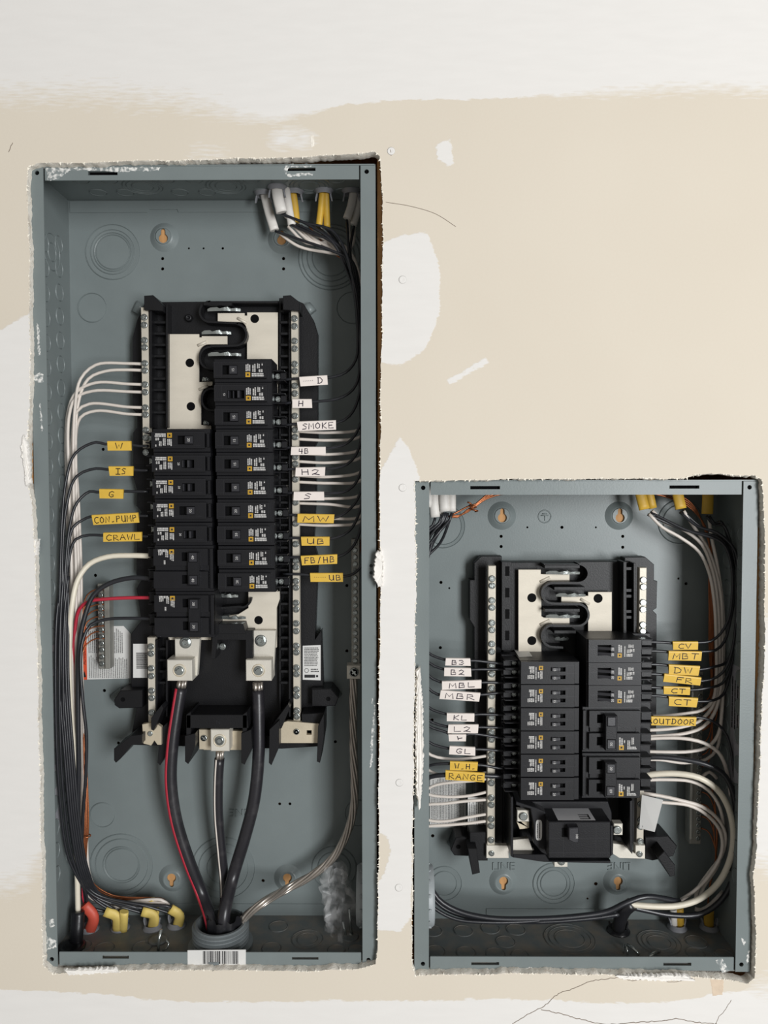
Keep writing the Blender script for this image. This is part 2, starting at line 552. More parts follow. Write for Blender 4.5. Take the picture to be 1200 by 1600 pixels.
def jagged(pts, dep, step=2.2, amp=.75, seed=1):
    rng = random.Random(seed)
    q = [Vector(p) for p in pxz(pts, dep)]
    out = []
    ph = [rng.uniform(0, 6) for _ in range(6)]
    L = 0.0
    for i in range(len(q)):
        a, b = q[i], q[(i + 1) % len(q)]
        n = max(1, int((b - a).length / step))
        d = (b - a).normalized()
        nn = Vector((-d.y, d.x))
        for k in range(n):
            L += step
            w = .9 * math.sin(L / 17 + ph[0]) + .6 * math.sin(L / 7.3 + ph[1]) + rng.uniform(-1, 1)
            out.append(a.lerp(b, k / n) + nn * (w * amp * .6))
    return [tuple(p) for p in out]
loopL, loopR = jagged(OPEN_L, -DEP0, seed=3), jagged(OPEN_R, -DEP0, seed=4)

GS = 4.0
xs = [-900, -760, -640, -540] + list(np.arange(-460, 461, GS)) + [540, 640, 760, 900]
zs = [v + CAM_Z for v in [-900, -780, -700] + list(np.arange(-640, 601, GS)) + [680, 780, 900]]
def grid_rect(loop):
    x0, x1 = min(p[0] for p in loop) - 5, max(p[0] for p in loop) + 5
    z0, z1 = min(p[1] for p in loop) - 5, max(p[1] for p in loop) + 5
    i0 = max(i for i, x in enumerate(xs) if x <= x0); i1 = min(i for i, x in enumerate(xs) if x >= x1)
    k0 = max(i for i, z in enumerate(zs) if z <= z0); k1 = min(i for i, z in enumerate(zs) if z >= z1)
    return i0, i1, k0, k1
rects = [grid_rect(loopL), grid_rect(loopR)]
# the two openings stand closer together than a grid step each: keep the rectangles apart
iL, iR = rects[0], rects[1]
if iL[1] >= iR[0]:
    mid = (iL[1] + iR[0]) // 2
    rects[0] = (iL[0], mid, iL[2], iL[3]); rects[1] = (mid, iR[1], iR[2], iR[3])
wm = MB()
NX = len(xs)
used = []
for i in range(NX - 1):
    for k in range(len(zs) - 1):
        if any(r[0] <= i < r[1] and r[2] <= k < r[3] for r in rects):
            continue
        used.append([k * NX + i, k * NX + i + 1, (k + 1) * NX + i + 1, (k + 1) * NX + i])
wm.add([(x, 0.0, z) for z in zs for x in xs], used, True)
for r, lp in zip(rects, (loopL, loopR)):
    i0, i1, k0, k1 = r
    outer = [(xs[i], zs[k0]) for i in range(i0, i1)] + [(xs[i1], zs[k]) for k in range(k0, k1)] + \
            [(xs[i], zs[k1]) for i in range(i1, i0, -1)] + [(xs[i0], zs[k]) for k in range(k1, k0, -1)]
    bm = bmesh.new()
    for L in (outer, lp):
        vv = [bm.verts.new((x, 0, z)) for x, z in L]
        for i in range(len(vv)):
            bm.edges.new((vv[i], vv[(i + 1) % len(vv)]))
    bmesh.ops.triangle_fill(bm, use_beauty=True, use_dissolve=False, edges=bm.edges[:], normal=(0, -1, 0))
    bm.verts.index_update()
    wm.add([tuple(v.co) for v in bm.verts], [[v.index for v in f.verts] for f in bm.faces], True)
    bm.free()

# signed distance (mm, positive inside) to the areas skimmed with joint compound
SKIM = [  # outline in photo pixels, softness in mm
    ([(-900, -600), (2100, -600), (2100, 140), (1200, 141), (1100, 139), (1000, 142), (900, 148), (800, 152), (720, 156), (600, 158), (540, 160), (525, 166), (490, 178), (430, 186), (372, 187),
      (340, 172), (300, 162), (200, 150), (100, 146), (0, 148), (-900, 150)], 0),
    ([(-900, 1546), (0, 1546), (150, 1553), (230, 1560), (280, 1566), (360, 1565), (450, 1565), (520, 1563), (640, 1564), (720, 1562), (733, 1558), (745, 1562), (860, 1560), (900, 1567), (1040, 1567), (1095, 1560), (1110, 1552),
      (1150, 1550), (1178, 1545), (1300, 1500), (2100, 1500), (2100, 2300), (-900, 2300)], 0),
    ([(585, 385), (625, 368), (668, 362), (680, 395), (689, 430), (687, 490), (665, 545), (640, 562), (625, 572), (585, 564)], 0),
    ([(585, 760), (598, 730), (612, 700), (625, 682), (638, 700), (652, 742), (660, 760), (660, 1240), (644, 1260), (643, 1430), (625, 1458), (585, 1450), (585, 1385), (600, 1370), (609, 1330), (605, 1302), (585, 1300)], 0),
    ([(681, 232), (690, 222), (703, 218), (707, 240), (712, 258), (700, 262), (684, 248)], 0),
    ([(700, 595), (735, 572), (760, 560), (763, 566), (725, 588), (703, 599)], 0),
    ([(-900, 520), (0, 515), (20, 505), (36, 494), (80, 480), (80, 1320), (55, 1355), (30, 1380), (0, 1388), (-900, 1392)], 0),
    ([(1165, 985), (1230, 960), (2100, 960), (2100, 1400), (1250, 1380), (1196, 1352), (1165, 1340)], 0),
    ([(428, 222), (432, 210), (455, 206), (482, 208), (488, 214), (484, 226), (450, 224), (436, 230)], 0),
    ([(300, 236), (345, 235), (350, 240), (300, 241)], 0),
]
def sdf_poly(pts, X, Z):
    q = np.array(pxz(pts, -DEP0))
    d2 = np.full(X.shape, 1e18)
    ins = np.zeros(X.shape, bool)
    for i in range(len(q)):
        a, b = q[i], q[(i + 1) % len(q)]
        e = b - a
        t = np.clip(((X - a[0]) * e[0] + (Z - a[1]) * e[1]) / max(1e-9, e @ e), 0, 1)
        d2 = np.minimum(d2, (X - a[0] - t * e[0]) ** 2 + (Z - a[1] - t * e[1]) ** 2)
        c = ((a[1] > Z) != (b[1] > Z)) & (X < (b[0] - a[0]) * (Z - a[1]) / (b[1] - a[1] + 1e-12) + a[0])
        ins ^= c
    d = np.sqrt(d2)
    return np.where(ins, d, -d)
wall_me = wm.mesh('wall_front')
co = np.zeros(len(wall_me.vertices) * 3)
wall_me.vertices.foreach_get('co', co)
X, Z = co[0::3] * 1000, co[2::3] * 1000
S = np.full(X.shape, -1e9)
for pts, _ in SKIM:
    S = np.maximum(S, sdf_poly(pts, X, Z))
S = np.clip(S, -60, 60)
# where the knife feathered the compound out thin
fx, fz = P(150, 160, -DEP0).x, P(150, 160, -DEP0).z
F = np.clip(1.6 - np.hypot((X - fx) / 150, (Z - fz) / 40), 0, 1)
fx, fz = P(25, 1370, -DEP0).x, P(25, 1370, -DEP0).z
F = np.maximum(F, np.clip(1.5 - np.hypot((X - fx) / 60, (Z - fz) / 40), 0, 1))
fx, fz = P(1100, 140, -DEP0).x, P(1100, 140, -DEP0).z
F = np.maximum(F, .5 * np.clip(1.5 - np.hypot((X - fx) / 130, (Z - fz) / 30), 0, 1))
fx, fz = P(455, 217, -DEP0).x, P(455, 217, -DEP0).z
F = np.maximum(F, .8 * np.clip(1.6 - np.hypot((X - fx) / 30, (Z - fz) / 14), 0, 1))
fx, fz = P(325, 238, -DEP0).x, P(325, 238, -DEP0).z
F = np.maximum(F, .8 * np.clip(1.6 - np.hypot((X - fx) / 30, (Z - fz) / 10), 0, 1))
F = np.maximum(F, np.clip((X - P(1170, 1200, -DEP0).x) / 15, 0, 1) * np.clip((CAM_Z - 60 - Z) / 30, 0, 1))
for nm, arr in (('skim', S), ('feather', F)):
    at = wall_me.attributes.new(nm, 'FLOAT', 'POINT')
    at.data.foreach_set('value', arr.astype(np.float32))

def wall_material():
    m = bpy.data.materials.new('drywall_paper_and_compound')
    m.use_nodes = True
    nt = m.node_tree
    N, L = nt.nodes.new, nt.links.new
    b = nt.nodes['Principled BSDF']
    b.inputs['Roughness'].default_value = .85
    b.inputs['Specular IOR Level'].default_value = .25
    tc = N('ShaderNodeTexCoord')
    def noise(scale, detail=4, sc=None):
        n = N('ShaderNodeTexNoise')
        n.inputs['Scale'].default_value = scale
        n.inputs['Detail'].default_value = detail
        if sc:
            mp = N('ShaderNodeMapping')
            mp.inputs['Scale'].default_value = sc[:3]
            if len(sc) > 3:
                mp.inputs['Rotation'].default_value = (0, sc[3], 0)
            L(tc.outputs['Object'], mp.inputs[0]); L(mp.outputs[0], n.inputs['Vector'])
        else:
            L(tc.outputs['Object'], n.inputs['Vector'])
        return n.outputs['Fac']
    def math_(op, a, c, d=None):
        n = N('ShaderNodeMath'); n.operation = op
        for i, x in enumerate((a, c) + ((d,) if d is not None else ())):
            if hasattr(x, 'node'): L(x, n.inputs[i])
            else: n.inputs[i].default_value = x
        return n.outputs[0]
    a1 = N('ShaderNodeAttribute'); a1.attribute_name = 'skim'
    a2 = N('ShaderNodeAttribute'); a2.attribute_name = 'feather'
    skim, fea = a1.outputs['Fac'], a2.outputs['Fac']
    streak = noise(60, 6, (1, 1, 7))
    fine = noise(380, 4)
    edge = math_('ADD', math_('MULTIPLY', math_('SUBTRACT', noise(120, 6, (1, 1, 3, .35)), .5), 7.0), math_('MULTIPLY', math_('SUBTRACT', noise(22, 3), .5), 9.0))
    fedge = math_('MULTIPLY', math_('MULTIPLY', math_('SUBTRACT', streak, .5), 70.0), fea)
    v = math_('ADD', math_('ADD', skim, edge), fedge)
    soft = math_('ADD', math_('MULTIPLY', fea, 14.0), .7)
    fac = math_('ADD', math_('DIVIDE', v, math_('MULTIPLY', soft, 2.0)), .5)
    cl = N('ShaderNodeClamp'); L(fac, cl.inputs[0])
    # tan paper face with faint fibres
    tan = N('ShaderNodeMix'); tan.data_type = 'RGBA'
    tan.inputs[6].default_value = lin('#d1c7b7'); tan.inputs[7].default_value = lin('#d9d0c1')
    L(math_('ADD', math_('MULTIPLY', noise(7, 3), .7), math_('MULTIPLY', fine, .3)), tan.inputs[0])
    # compound with trowel strokes
    wh = N('ShaderNodeMix'); wh.data_type = 'RGBA'
    wh.inputs[6].default_value = lin('#dcd9d5'); wh.inputs[7].default_value = lin('#e3e0dc')
    L(noise(26, 6, (1, 1, 5, .35)), wh.inputs[0])
    mx = N('ShaderNodeMix'); mx.data_type = 'RGBA'
    L(cl.outputs[0], mx.inputs[0]); L(tan.outputs[2], mx.inputs[6]); L(wh.outputs[2], mx.inputs[7])
    L(mx.outputs[2], b.inputs['Base Color'])
    bp = N('ShaderNodeBump'); bp.inputs['Strength'].default_value = .25; bp.inputs['Distance'].default_value = .001
    L(math_('ADD', math_('MULTIPLY', cl.outputs[0], .5), math_('ADD', math_('MULTIPLY', fine, .25), math_('MULTIPLY', noise(40, 5, (1, 1, 6, .35)), math_('MULTIPLY', cl.outputs[0], .15)))), bp.inputs['Height'])
    L(bp.outputs[0], b.inputs['Normal'])
    return m
wall_me.materials.append(wall_material())
wall = bpy.data.objects.new('wall_front', wall_me)
tagp(linkobj(wall, None), 'drywall with tan paper face and white joint compound around two cut openings', 'wall', kind='structure')

def loop_normals(lp):
    s = 1 if area2(lp) > 0 else -1
    out = []
    for i in range(len(lp)):
        d = (Vector(lp[(i + 1) % len(lp)]) - Vector(lp[i - 1]))
        d = d.normalized() if d.length > 0 else Vector((1, 0))
        out.append(Vector((-d.y, d.x)) * s)
    return out
for lp, sd in ((loopL, 5), (loopR, 6)):
    rng = random.Random(sd)
    nn = loop_normals(lp)
    n = len(lp)
    g = MB()
    rings = []
    chip, ph = [], [rng.uniform(0, 6) for _ in range(4)]
    for i in range(n):
        w = .5 + .3 * math.sin(i * .31 + ph[0]) + .25 * math.sin(i * .83 + ph[1]) + rng.uniform(-.25, .25)
        side = 0.0 if nn[i].x < -.6 else (.3 if nn[i].x > .6 else .8)     # right-hand cuts are clean, the others crumbled
        chip.append(max(0.0, w) * side)
    for y, k_, jt in ((0, 0, 0), (.5, .35, .15), (2.5, 1.3, .3), (6, 2.0, .35), (9, 2.1, .3), (12.7, 1.4, .3)):
        rings.append([(p[0] + nn[i].x * w, y, p[1] + nn[i].y * w) for i, p in enumerate(lp) for w in [chip[i] * k_ + rng.uniform(-jt, jt) * .7]])
    g.add([p for r in rings for p in r], [[k * n + i, k * n + (i + 1) % n, (k + 1) * n + (i + 1) % n, (k + 1) * n + i] for k in range(len(rings) - 1) for i in range(n)], True)
    g.build('gypsum_edge', GYPSUM, wall)
    t = MB()
    for i in range(0, n):
        for _ in range(1):
            if rng.random() > .5:
                continue
            a, b = Vector(lp[i]), Vector(lp[(i + 1) % n])
            c = a.lerp(b, rng.random())
            out = -nn[i]
            L, w = rng.uniform(.6, 2.6) * (1.8 if rng.random() < .12 else 1), rng.uniform(.5, 1.6)
            tdir = (b - a).normalized()
            tip = c - out * L * rng.uniform(.2, 1.0) + tdir * rng.uniform(-2, 2)
            p0, p1, p2 = c - tdir * w + out * .8, c + tdir * w + out * .8, tip
            ly = rng.uniform(-1.6, .8)
            t.add([(p0.x, -.12, p0.y), (p1.x, -.12, p1.y), (p2.x, ly, p2.y), ((p0.x + p1.x) / 2, -.5, (p0.y + p1.y) / 2)], [[0, 1, 2], [0, 3, 2], [3, 1, 2]])
    tagp(t.build('torn_paper', TORN, wall), kind='stuff')

def blob(name, pts, dep, thick, parent, material=PLASTER, seed=0, jag=.5):
    rng = random.Random(seed)
    q = [Vector(p) for p in pxz(pts, dep)]
    out = []
    for i in range(len(q)):
        a, b = q[i], q[(i + 1) % len(q)]
        n = max(1, int((b - a).length / 1.6))
        d = (b - a).normalized()
        for k in range(n):
            p = a.lerp(b, k / n) + Vector((-d.y, d.x)) * rng.uniform(-jag, jag)
            out.append((p.x, p.y))
    cx, cz = sum(p[0] for p in out) / len(out), sum(p[1] for p in out) / len(out)
    y = dep + DEP0
    n = len(out)
    rings = []
    for ins_, h in ((0, 0), (.35, .55), (.9, .95)):
        rings += [(x, y - thick * h * rng.uniform(.75, 1.1), z) for x, z in (inset(out, ins_) if ins_ else out)]
    mb = MB()
    mb.add(rings, [[k * n + i, k * n + (i + 1) % n, (k + 1) * n + (i + 1) % n, (k + 1) * n + i] for k in range(2) for i in range(n)] + [[2 * n + i for i in range(n)]], False)
    return mb.build(name, material, parent)

DIMPLE = mat('filled_screw_dimple', '#dfdcd8', .9, 0, .03, 60)
# drywall screw dimples, nicks and scratches in the compound
for k, (px, py) in enumerate(((629, 437), (629, 762), (624, 1223), (623, 1387), (611, 236))):
    c = P(px, py, -DEP0)
    MB().lathe((c.x, -.0, c.z), (0, -1, 0), [(4.2, -.02), (3.4, .2), (2.4, .25), (1.4, .08), (0.01, .05)], 20).build('screw_dimple', DIMPLE, wall)
CRACK = mat('pencil_and_crack_line', '#7d6f63', .9)
def crackline(pts, w, seed=1, name='crack', jag=.6):
    rng = random.Random(seed)
    q = catmull([P(a, b, -DEP0) for a, b in pts], 2.5)
    fl = Flat((0, 0, 0), (1, 0, 0), (0, 0, 1), .12)
    fl.stroke([(p.x + rng.uniform(-jag, jag), p.z + rng.uniform(-jag, jag)) for p in q], w)
    return fl.mb.build(name, CRACK, wall)
crackline([(603, 316), (640, 322), (680, 334), (712, 354)], .55, 1, 'pencil_line', .05)
crackline([(800, 1600), (830, 1582), (850, 1572), (872, 1553), (890, 1547), (920, 1534), (960, 1528), (975, 1527)], .7, 2)
crackline([(975, 1527), (985, 1532), (1010, 1529), (1050, 1534), (1085, 1530)], .6, 3)
crackline([(846, 1577), (880, 1585), (905, 1592), (945, 1600), (990, 1598), (1030, 1595), (1060, 1592), (1080, 1596), (1120, 1600)], .8, 4)
crackline([(1118, 1600), (1124, 1588), (1136, 1574), (1142, 1562)], .5, 5)
crackline([(13, 238), (18, 228), (20, 224)], .7, 6, 'nick')
crackline([(610, 232), (611, 243)], .6, 7, 'nick', .3)
blob('compound_nick', [(484, 212), (490, 211), (491, 228), (486, 231)], -DEP0, .3, wall, GYPSUM, 21)
blob('compound_nick', [(1110, 1530), (1131, 1530), (1129, 1554), (1114, 1556)], -DEP0, .25, wall, mat('bare_gypsum_core', '#d3c0aa', .95, 0, .1, 100, .4, 300), 22)
# lumps of plaster left along the cut edges
for k, (pts, dep, th) in enumerate((
    ([(588, 862), (595, 858), (600, 880), (598, 915), (590, 918), (583, 900), (584, 880)], -8, 5),
    ([(650, 1045), (656, 1040), (661, 1100), (662, 1180), (659, 1235), (655, 1262), (650, 1240), (648, 1150)], -4, 5),
    ([(40, 680), (47, 700), (50, 755), (42, 760), (34, 700)], -8, 4),
    ([(55, 840), (62, 845), (60, 868), (54, 866)], -4, 4),
    ([(100, 1513), (180, 1510), (190, 1518), (110, 1523)], -7, 3),
    ([(960, 1522), (1070, 1520), (1085, 1529), (1040, 1531), (970, 1528)], -8, 4))):
    blob('plaster_lump', pts, dep, th, wall, PLASTER, 40 + k, .9)

# ------------------------------------------------------------------ framing behind the drywall
PAN = {'L': dict(x0=-375.6, x1=-13.2, zt=330.8 + CAM_Z, zb=-525.4 + CAM_Z), 'R': dict(x0=27.4, x1=389.8, zt=1.8 + CAM_Z, zb=-529.6 + CAM_Z)}
BACK = 98.0
wb = MB()
wb.box(-900, 900, CAM_Z - 900, CAM_Z + 900, BACK + DEP0 + 34, BACK + DEP0 + 46, 0)  # unseen board added so sky light does not show through the holes
tagp(wb.build('wall_back', WOOD, None, (0, BACK + DEP0 + 34, CAM_Z)), 'wood sheathing closing the wall cavity behind the panels', 'wall', kind='structure')
for k, (a, b) in enumerate(((-11.6, 25.6), (-418, -379), (393, 432))):
    s = MB()
    s.box(a, b, CAM_Z - 900, CAM_Z + 900, 13.2, BACK + DEP0 + 34, .8)
    tagp(s.build('trim_%d' % (k + 1), WOOD, None, ((a + b) / 2, 13, CAM_Z)), ['wooden stud between the two electrical panels', 'wooden stud behind the drywall left of the tall panel', 'wooden stud behind the drywall right of the short panel'][k], 'stud', kind='structure')

# ------------------------------------------------------------------ enclosures
def keyhole(cx, cz, r, flip=False):
    s = -1 if flip else 1
    out = []
    for i in range(17):
        a = math.radians(120 + 300 * i / 16)
        out.append((cx + r * math.cos(a), cz + s * (r * math.sin(a) - r * .45)))
    for i in range(9):
        a = math.radians(0 + 180 * i / 8)
        out.append((cx + r * .48 * math.cos(a), cz + s * (r * .48 * math.sin(a) + r * 1.15)))
    return out
def knock_prof(radii, h=.7):
    pr = [(.01, h * .6)]
    for r in sorted(radii):
        pr += [(r - .9, h * .6), (r - .45, h * .1), (r, h), (r + .5, h * .1)]
    R_ = max(radii)
    return pr + [(R_ + .6, -.05)]
def knock_mesh(radii, h, material):
    k = ('knock', tuple(radii), h, material.name)
    if k not in MESHES:
        mb = MB().lathe((0, 0, 0), (0, 0, 1), knock_prof(radii, h), 40, False)
        me = mb.mesh('knockout')
        me.materials.append(material)
        MESHES[k] = me
    return MESHES[k]
def knockout(parent, pos, axis, radii, h=.7, material=STEEL):
    o = bpy.data.objects.new('knockout', knock_mesh(radii, h, material))
    o.location = (Vector(pos) - root_mm(parent)) * .001
    o.rotation_euler = Vector(axis).to_track_quat('Z', 'Y').to_euler()
    return linkobj(o, parent)

def enclosure(key, label, small, bosses, knocks, slots):
    g = PAN[key]
    x0, x1, zt, zb = g['x0'], g['x1'], g['zt'], g['zb']
    yf, yb = DEP0, DEP0 + BACK
    root = thing('electrical_enclosure', label, 'electrical box', ((x0 + x1) / 2, yf, zb))
    # back, with real holes
    hl = []
    for px, py, r in small:
        c = P(px, py, BACK)
        hl.append(circle(c.x, c.z, r, 12))
    for px, py, r, flip in bosses:
        c = P(px, py, BACK - 5)
        hl.append(circle(c.x, c.z, r - 2, 24))
    MB().holes([(x0 + 1, zb + 1), (x1 - 1, zb + 1), (x1 - 1, zt - 1), (x0 + 1, zt - 1)], hl, yb, yb + 1.4, True).build('back_plate', STEEL, root)
    for px, py, r, flip in bosses:
        c = P(px, py, BACK - 5)
        kh = keyhole(c.x, c.z, 5.4, flip)
        mb = MB()
        mb.holes(circle(c.x, c.z, r * .52, 28), [kh], yb - 5, yb - 3.6)
        mb.lathe((c.x, yb, c.z), (0, -1, 0), [(r, -.1), (r * .93, .8), (r * .8, 2.2), (r * .66, 4.2), (r * .58, 4.85), (r * .52, 5)], 28)
        # lathe closes its ends: rebuild without the cap over the keyhole
        mb2 = MB()
        mb2.holes(circle(c.x, c.z, r * .52, 28), [kh], yb - 5, yb - 3.6)
        n = 28
        prof = [(r, -.1), (r * .93, .8), (r * .8, 2.2), (r * .66, 4.2), (r * .58, 4.85), (r * .52, 5)]
        vs = [(c.x + q * math.cos(2 * math.pi * j / n), yb - h, c.z + q * math.sin(2 * math.pi * j / n)) for q, h in prof for j in range(n)]
        mb2.add(vs, [[k * n + j, k * n + (j + 1) % n, (k + 1) * n + (j + 1) % n, (k + 1) * n + j] for k in range(len(prof) - 1) for j in range(n)], True)
        b = mb2.build('mounting_boss', STEEL, root)
        MB().prism(circle(c.x, c.z, 9, 16), yb - 2.2, yb + 1.9).build('stud_face', WOOD, b)
    for px, py, radii in knocks:
        c = P(px, py, BACK)
        knockout(root, (c.x, yb, c.z), (0, -1, 0), radii, .9)
    # side walls
    t = 1.3
    MB().box(x0, x0 + t, zb, zt, yf + 1.2, yb + 1, 0).build('left_side', STEEL, root)
    MB().box(x1 - t, x1, zb, zt, yf + 1.2, yb + 1, 0).build('right_side', STEEL, root)
    MB().box(x0 + t, x1 - t, zt - t, zt, yf + 1.2, yb + 1, 0).build('top_side', STEEL, root)
    MB().box(x0 + t, x1 - t, zb, zb + t, yf + 1.2, yb + 1, 0).build('bottom_side', STEEL_DUST, root)
    # folded lips where the ends lap the back
    zz = P(600, 331 if key == 'L' else 800, BACK).z
    if key == 'L':
        a = P(109, 331, BACK).x
        mb = MB()
        mb.prism([(x0 + 3, zt - 2), (x1 - 3, zt - 2), (x1 - 3, zz), (x0 + 130, zz), (x0 + 129, zz + 3.4), (x0 + 96, zz + 3.4), (x0 + 94, zz), (x0 + 3, zz)], yb - 1.2, yb, .3)
        mb.build('folded_lip', STEEL, root)
    zb2 = P(600, 1412 if key == 'L' else 1419, BACK).z
    MB().box(x0 + (90 if key == 'R' else 3), x1 - 3, zb + 1, zb2, yb - 1.2, yb, .3).build('folded_lip', STEEL, root)
    # front flanges: the side ones run full height and carry the cover-screw holes
    fw = 15.6
    for xa, xb in ((x0, x0 + fw), (x1 - fw, x1)):
        cx = x0 + 9.2 if xa == x0 else x1 - 9.2
        MB().holes([(xa, zb), (xb, zb), (xb, zt - 1.8), (xa, zt - 1.8)], [circle(cx, zt - 8, 2.4, 14), circle(cx, zb + 8, 2.4, 14)]
                   + ([circle(P(580, 884, 0).x, P(580, 884, 0).z, 1.9, 12), circle(P(580, 895, 0).x, P(580, 895, 0).z, 1.9, 12)] if key == 'L' and xa != x0 else []), yf, yf + 1.3, True).build('side_flange', STEEL, root)
        for zc in (zt - 8, zb + 8):
            MB().lathe((cx, yf + 9, zc), (0, -1, 0), [(2.35, 0), (2.35, 6)], 12).build('screw_hole', HOLE, root)  # black plug painting the shade in the hole
    for top in (True, False):
        za, zc = (zt - fw, zt) if top else (zb + .6, zb + fw)
        hl = []
        for px, py, w, h in slots:
            c = P(px, py, 1.5)
            if za < c.z < zc:
                W, H = w / 1.46 / 2, h / 1.46 / 2
                hl.append([(c.x - W, c.z - H), (c.x + W, c.z - H), (c.x + W, c.z + H), (c.x - W, c.z + H)])
        g_ = 1.6
        fl = MB().holes([(x0 + fw + g_, za), (x1 - fw - g_, za), (x1 - fw - g_, zc), (x0 + fw + g_, zc)], hl, yf + .8, yf + 2.0, True)
        fo = fl.build('top_flange' if top else 'bottom_flange', STEEL, root)
        for h in hl:                      # the pressed tab behind each slot; top ones coloured black as shade
            MB().box(h[0][0], h[1][0], h[0][1] - .6, h[2][1] + .6, yf + 5.5, yf + 6.5, .2).build('slot_tab', HOLE if top else STEEL_DUST, fo)
        if top:                           # the return behind the corners
            MB().box(x0 + 1, x1 - 1, zt - 1.4, zt, yf + .2, yf + 3, .1).build('top_edge', STEEL, root)
    return root

encL = enclosure('L', 'tall grey steel breaker box set in the left wall opening',
    [(254, 404, 1.9), (254, 420, 1.9), (443, 404, 1.9), (443, 420, 1.9), (348, 388, 1.5), (295, 388, 1.2), (161, 702, 1.9), (149, 899, 2), (163, 1079, 2), (185, 1161, 1.9), (542, 915, 1.9), (542, 1017, 1.9), (524, 1159, 1.9), (437, 1256, 1.8), (453, 1256, 1.8), (411, 1376, 2), (318, 388, 1.2), (159, 582, 1.8)],
    [(255, 369, 17, False), (440, 372, 17, False), (268, 1375, 17, True), (449, 1375, 17, True)],
    [(176, 394, (20, 22.5, 26, 32)), (144, 481, (17,)), (517, 402, (22, 28, 34, 38)), (551, 481, (18.5,)), (160, 1273, (15,)), (190, 1351, (20, 22.5, 32, 38)), (349, 1356, (20, 30, 38)), (522, 1356, (20, 27)), (560, 1270, (16,)), (478, 366, (15,))],
    [(161, 271, 45, 6), (470, 265, 45, 5), (181, 1495, 42, 5), (477, 1497, 42, 4)])
encR = enclosure('R', 'short grey steel breaker box set in the right wall opening',
    [(783, 838, 1.9), (783, 854, 1.9), (878, 824, 1.9), (973, 838, 1.9), (973, 855, 1.9), (689, 910, 1.9), (1072, 912, 1.9), (688, 1012, 1.9), (675, 1125, 1.9), (676, 1306, 2.1), (931, 1381, 2.2), (824, 824, 1.2), (931, 824, 1.2), (1060, 904, 1.3), (918, 1404, 1.3), (702, 919, 1.2)],
    [(785, 806, 17, False), (969, 806, 17, False), (787, 1380, 17, True), (966, 1380, 17, True)],
    [(692, 822, (22, 26)), (865, 1380, (16, 20, 25)), (694, 1380, (15, 21)), (1062, 815, (20, 26))],
    [(758, 762, 46, 5), (1069, 761, 46, 5), (758, 1505, 44, 5), (1058, 1506, 44, 5)])
# knockout rings pressed into the sides
def side_knocks(root, key):
    g = PAN[key]
    x0, x1, zt, zb = g['x0'], g['x1'], g['zt'], g['zb']
    if key == 'L':
        z = zt - 70
        while z > zb + 60:
            for d in (32, 68):
                knockout(root, (x0 + 1.3, DEP0 + d, z + (9 if d > 50 else 0)), (1, 0, 0), (9.5,), .9)
            z -= 27
        knockout(root, (x0 + 1.3, DEP0 + 50, zt - 75), (1, 0, 0), (10, 20), .9)
        for k, x in enumerate(np.arange(x0 + 40, x1 - 40, 31)):
            if k % 3 == 2:
                knockout(root, (x, DEP0 + 55, zt - 1.3), (0, 0, -1), (12, 18, 22), .9)
            else:
                for d in (36, 72):
                    knockout(root, (x + (6 if d > 50 else 0), DEP0 + d, zt - 1.3), (0, 0, -1), (9.5,), .9)
    else:
        z = zt - 60
        while z > zb + 60:
            for d in (32, 68):
                knockout(root, (x1 - 1.3, DEP0 + d, z), (-1, 0, 0), (9.5,), .9)
            z -= 32
for r_, k_ in ((encL, 'L'), (encR, 'R')):
    side_knocks(r_, k_)
zbL, zbR = PAN['L']['zb'] + 1.3, PAN['R']['zb'] + 1.3
for px, py, radii in ((163, 1482, (11,)), (222, 1480, (11,)), (240, 1470, (9,)), (435, 1448, (11,)), (424, 1482, (11,)), (480, 1468, (12, 18)), (525, 1485, (10,)), (556, 1484, (9,)), (130, 1478, (9,)), (548, 1464, (9,))):
    knockout(encL, PZ(px, py, zbL), (0, 0, 1), radii, .9, STEEL_DUST)
for px, py, radii in ((676, 1455, (11,)), (724, 1455, (11,)), (766, 1451, (11,)), (806, 1453, (11,)), (790, 1472, (11,)), (680, 1487, (11,)), (728, 1489, (11,)), (774, 1491, (11,)), (812, 1493, (10,)),
                      (890, 1467, (17, 24, 29)), (1030, 1473, (13, 19, 24)), (1088, 1472, (12,)), (1086, 1490, (10,)), (1130, 1492, (10,))):
    knockout(encR, PZ(px, py, zbR), (0, 0, 1), radii, .9, STEEL_DUST)
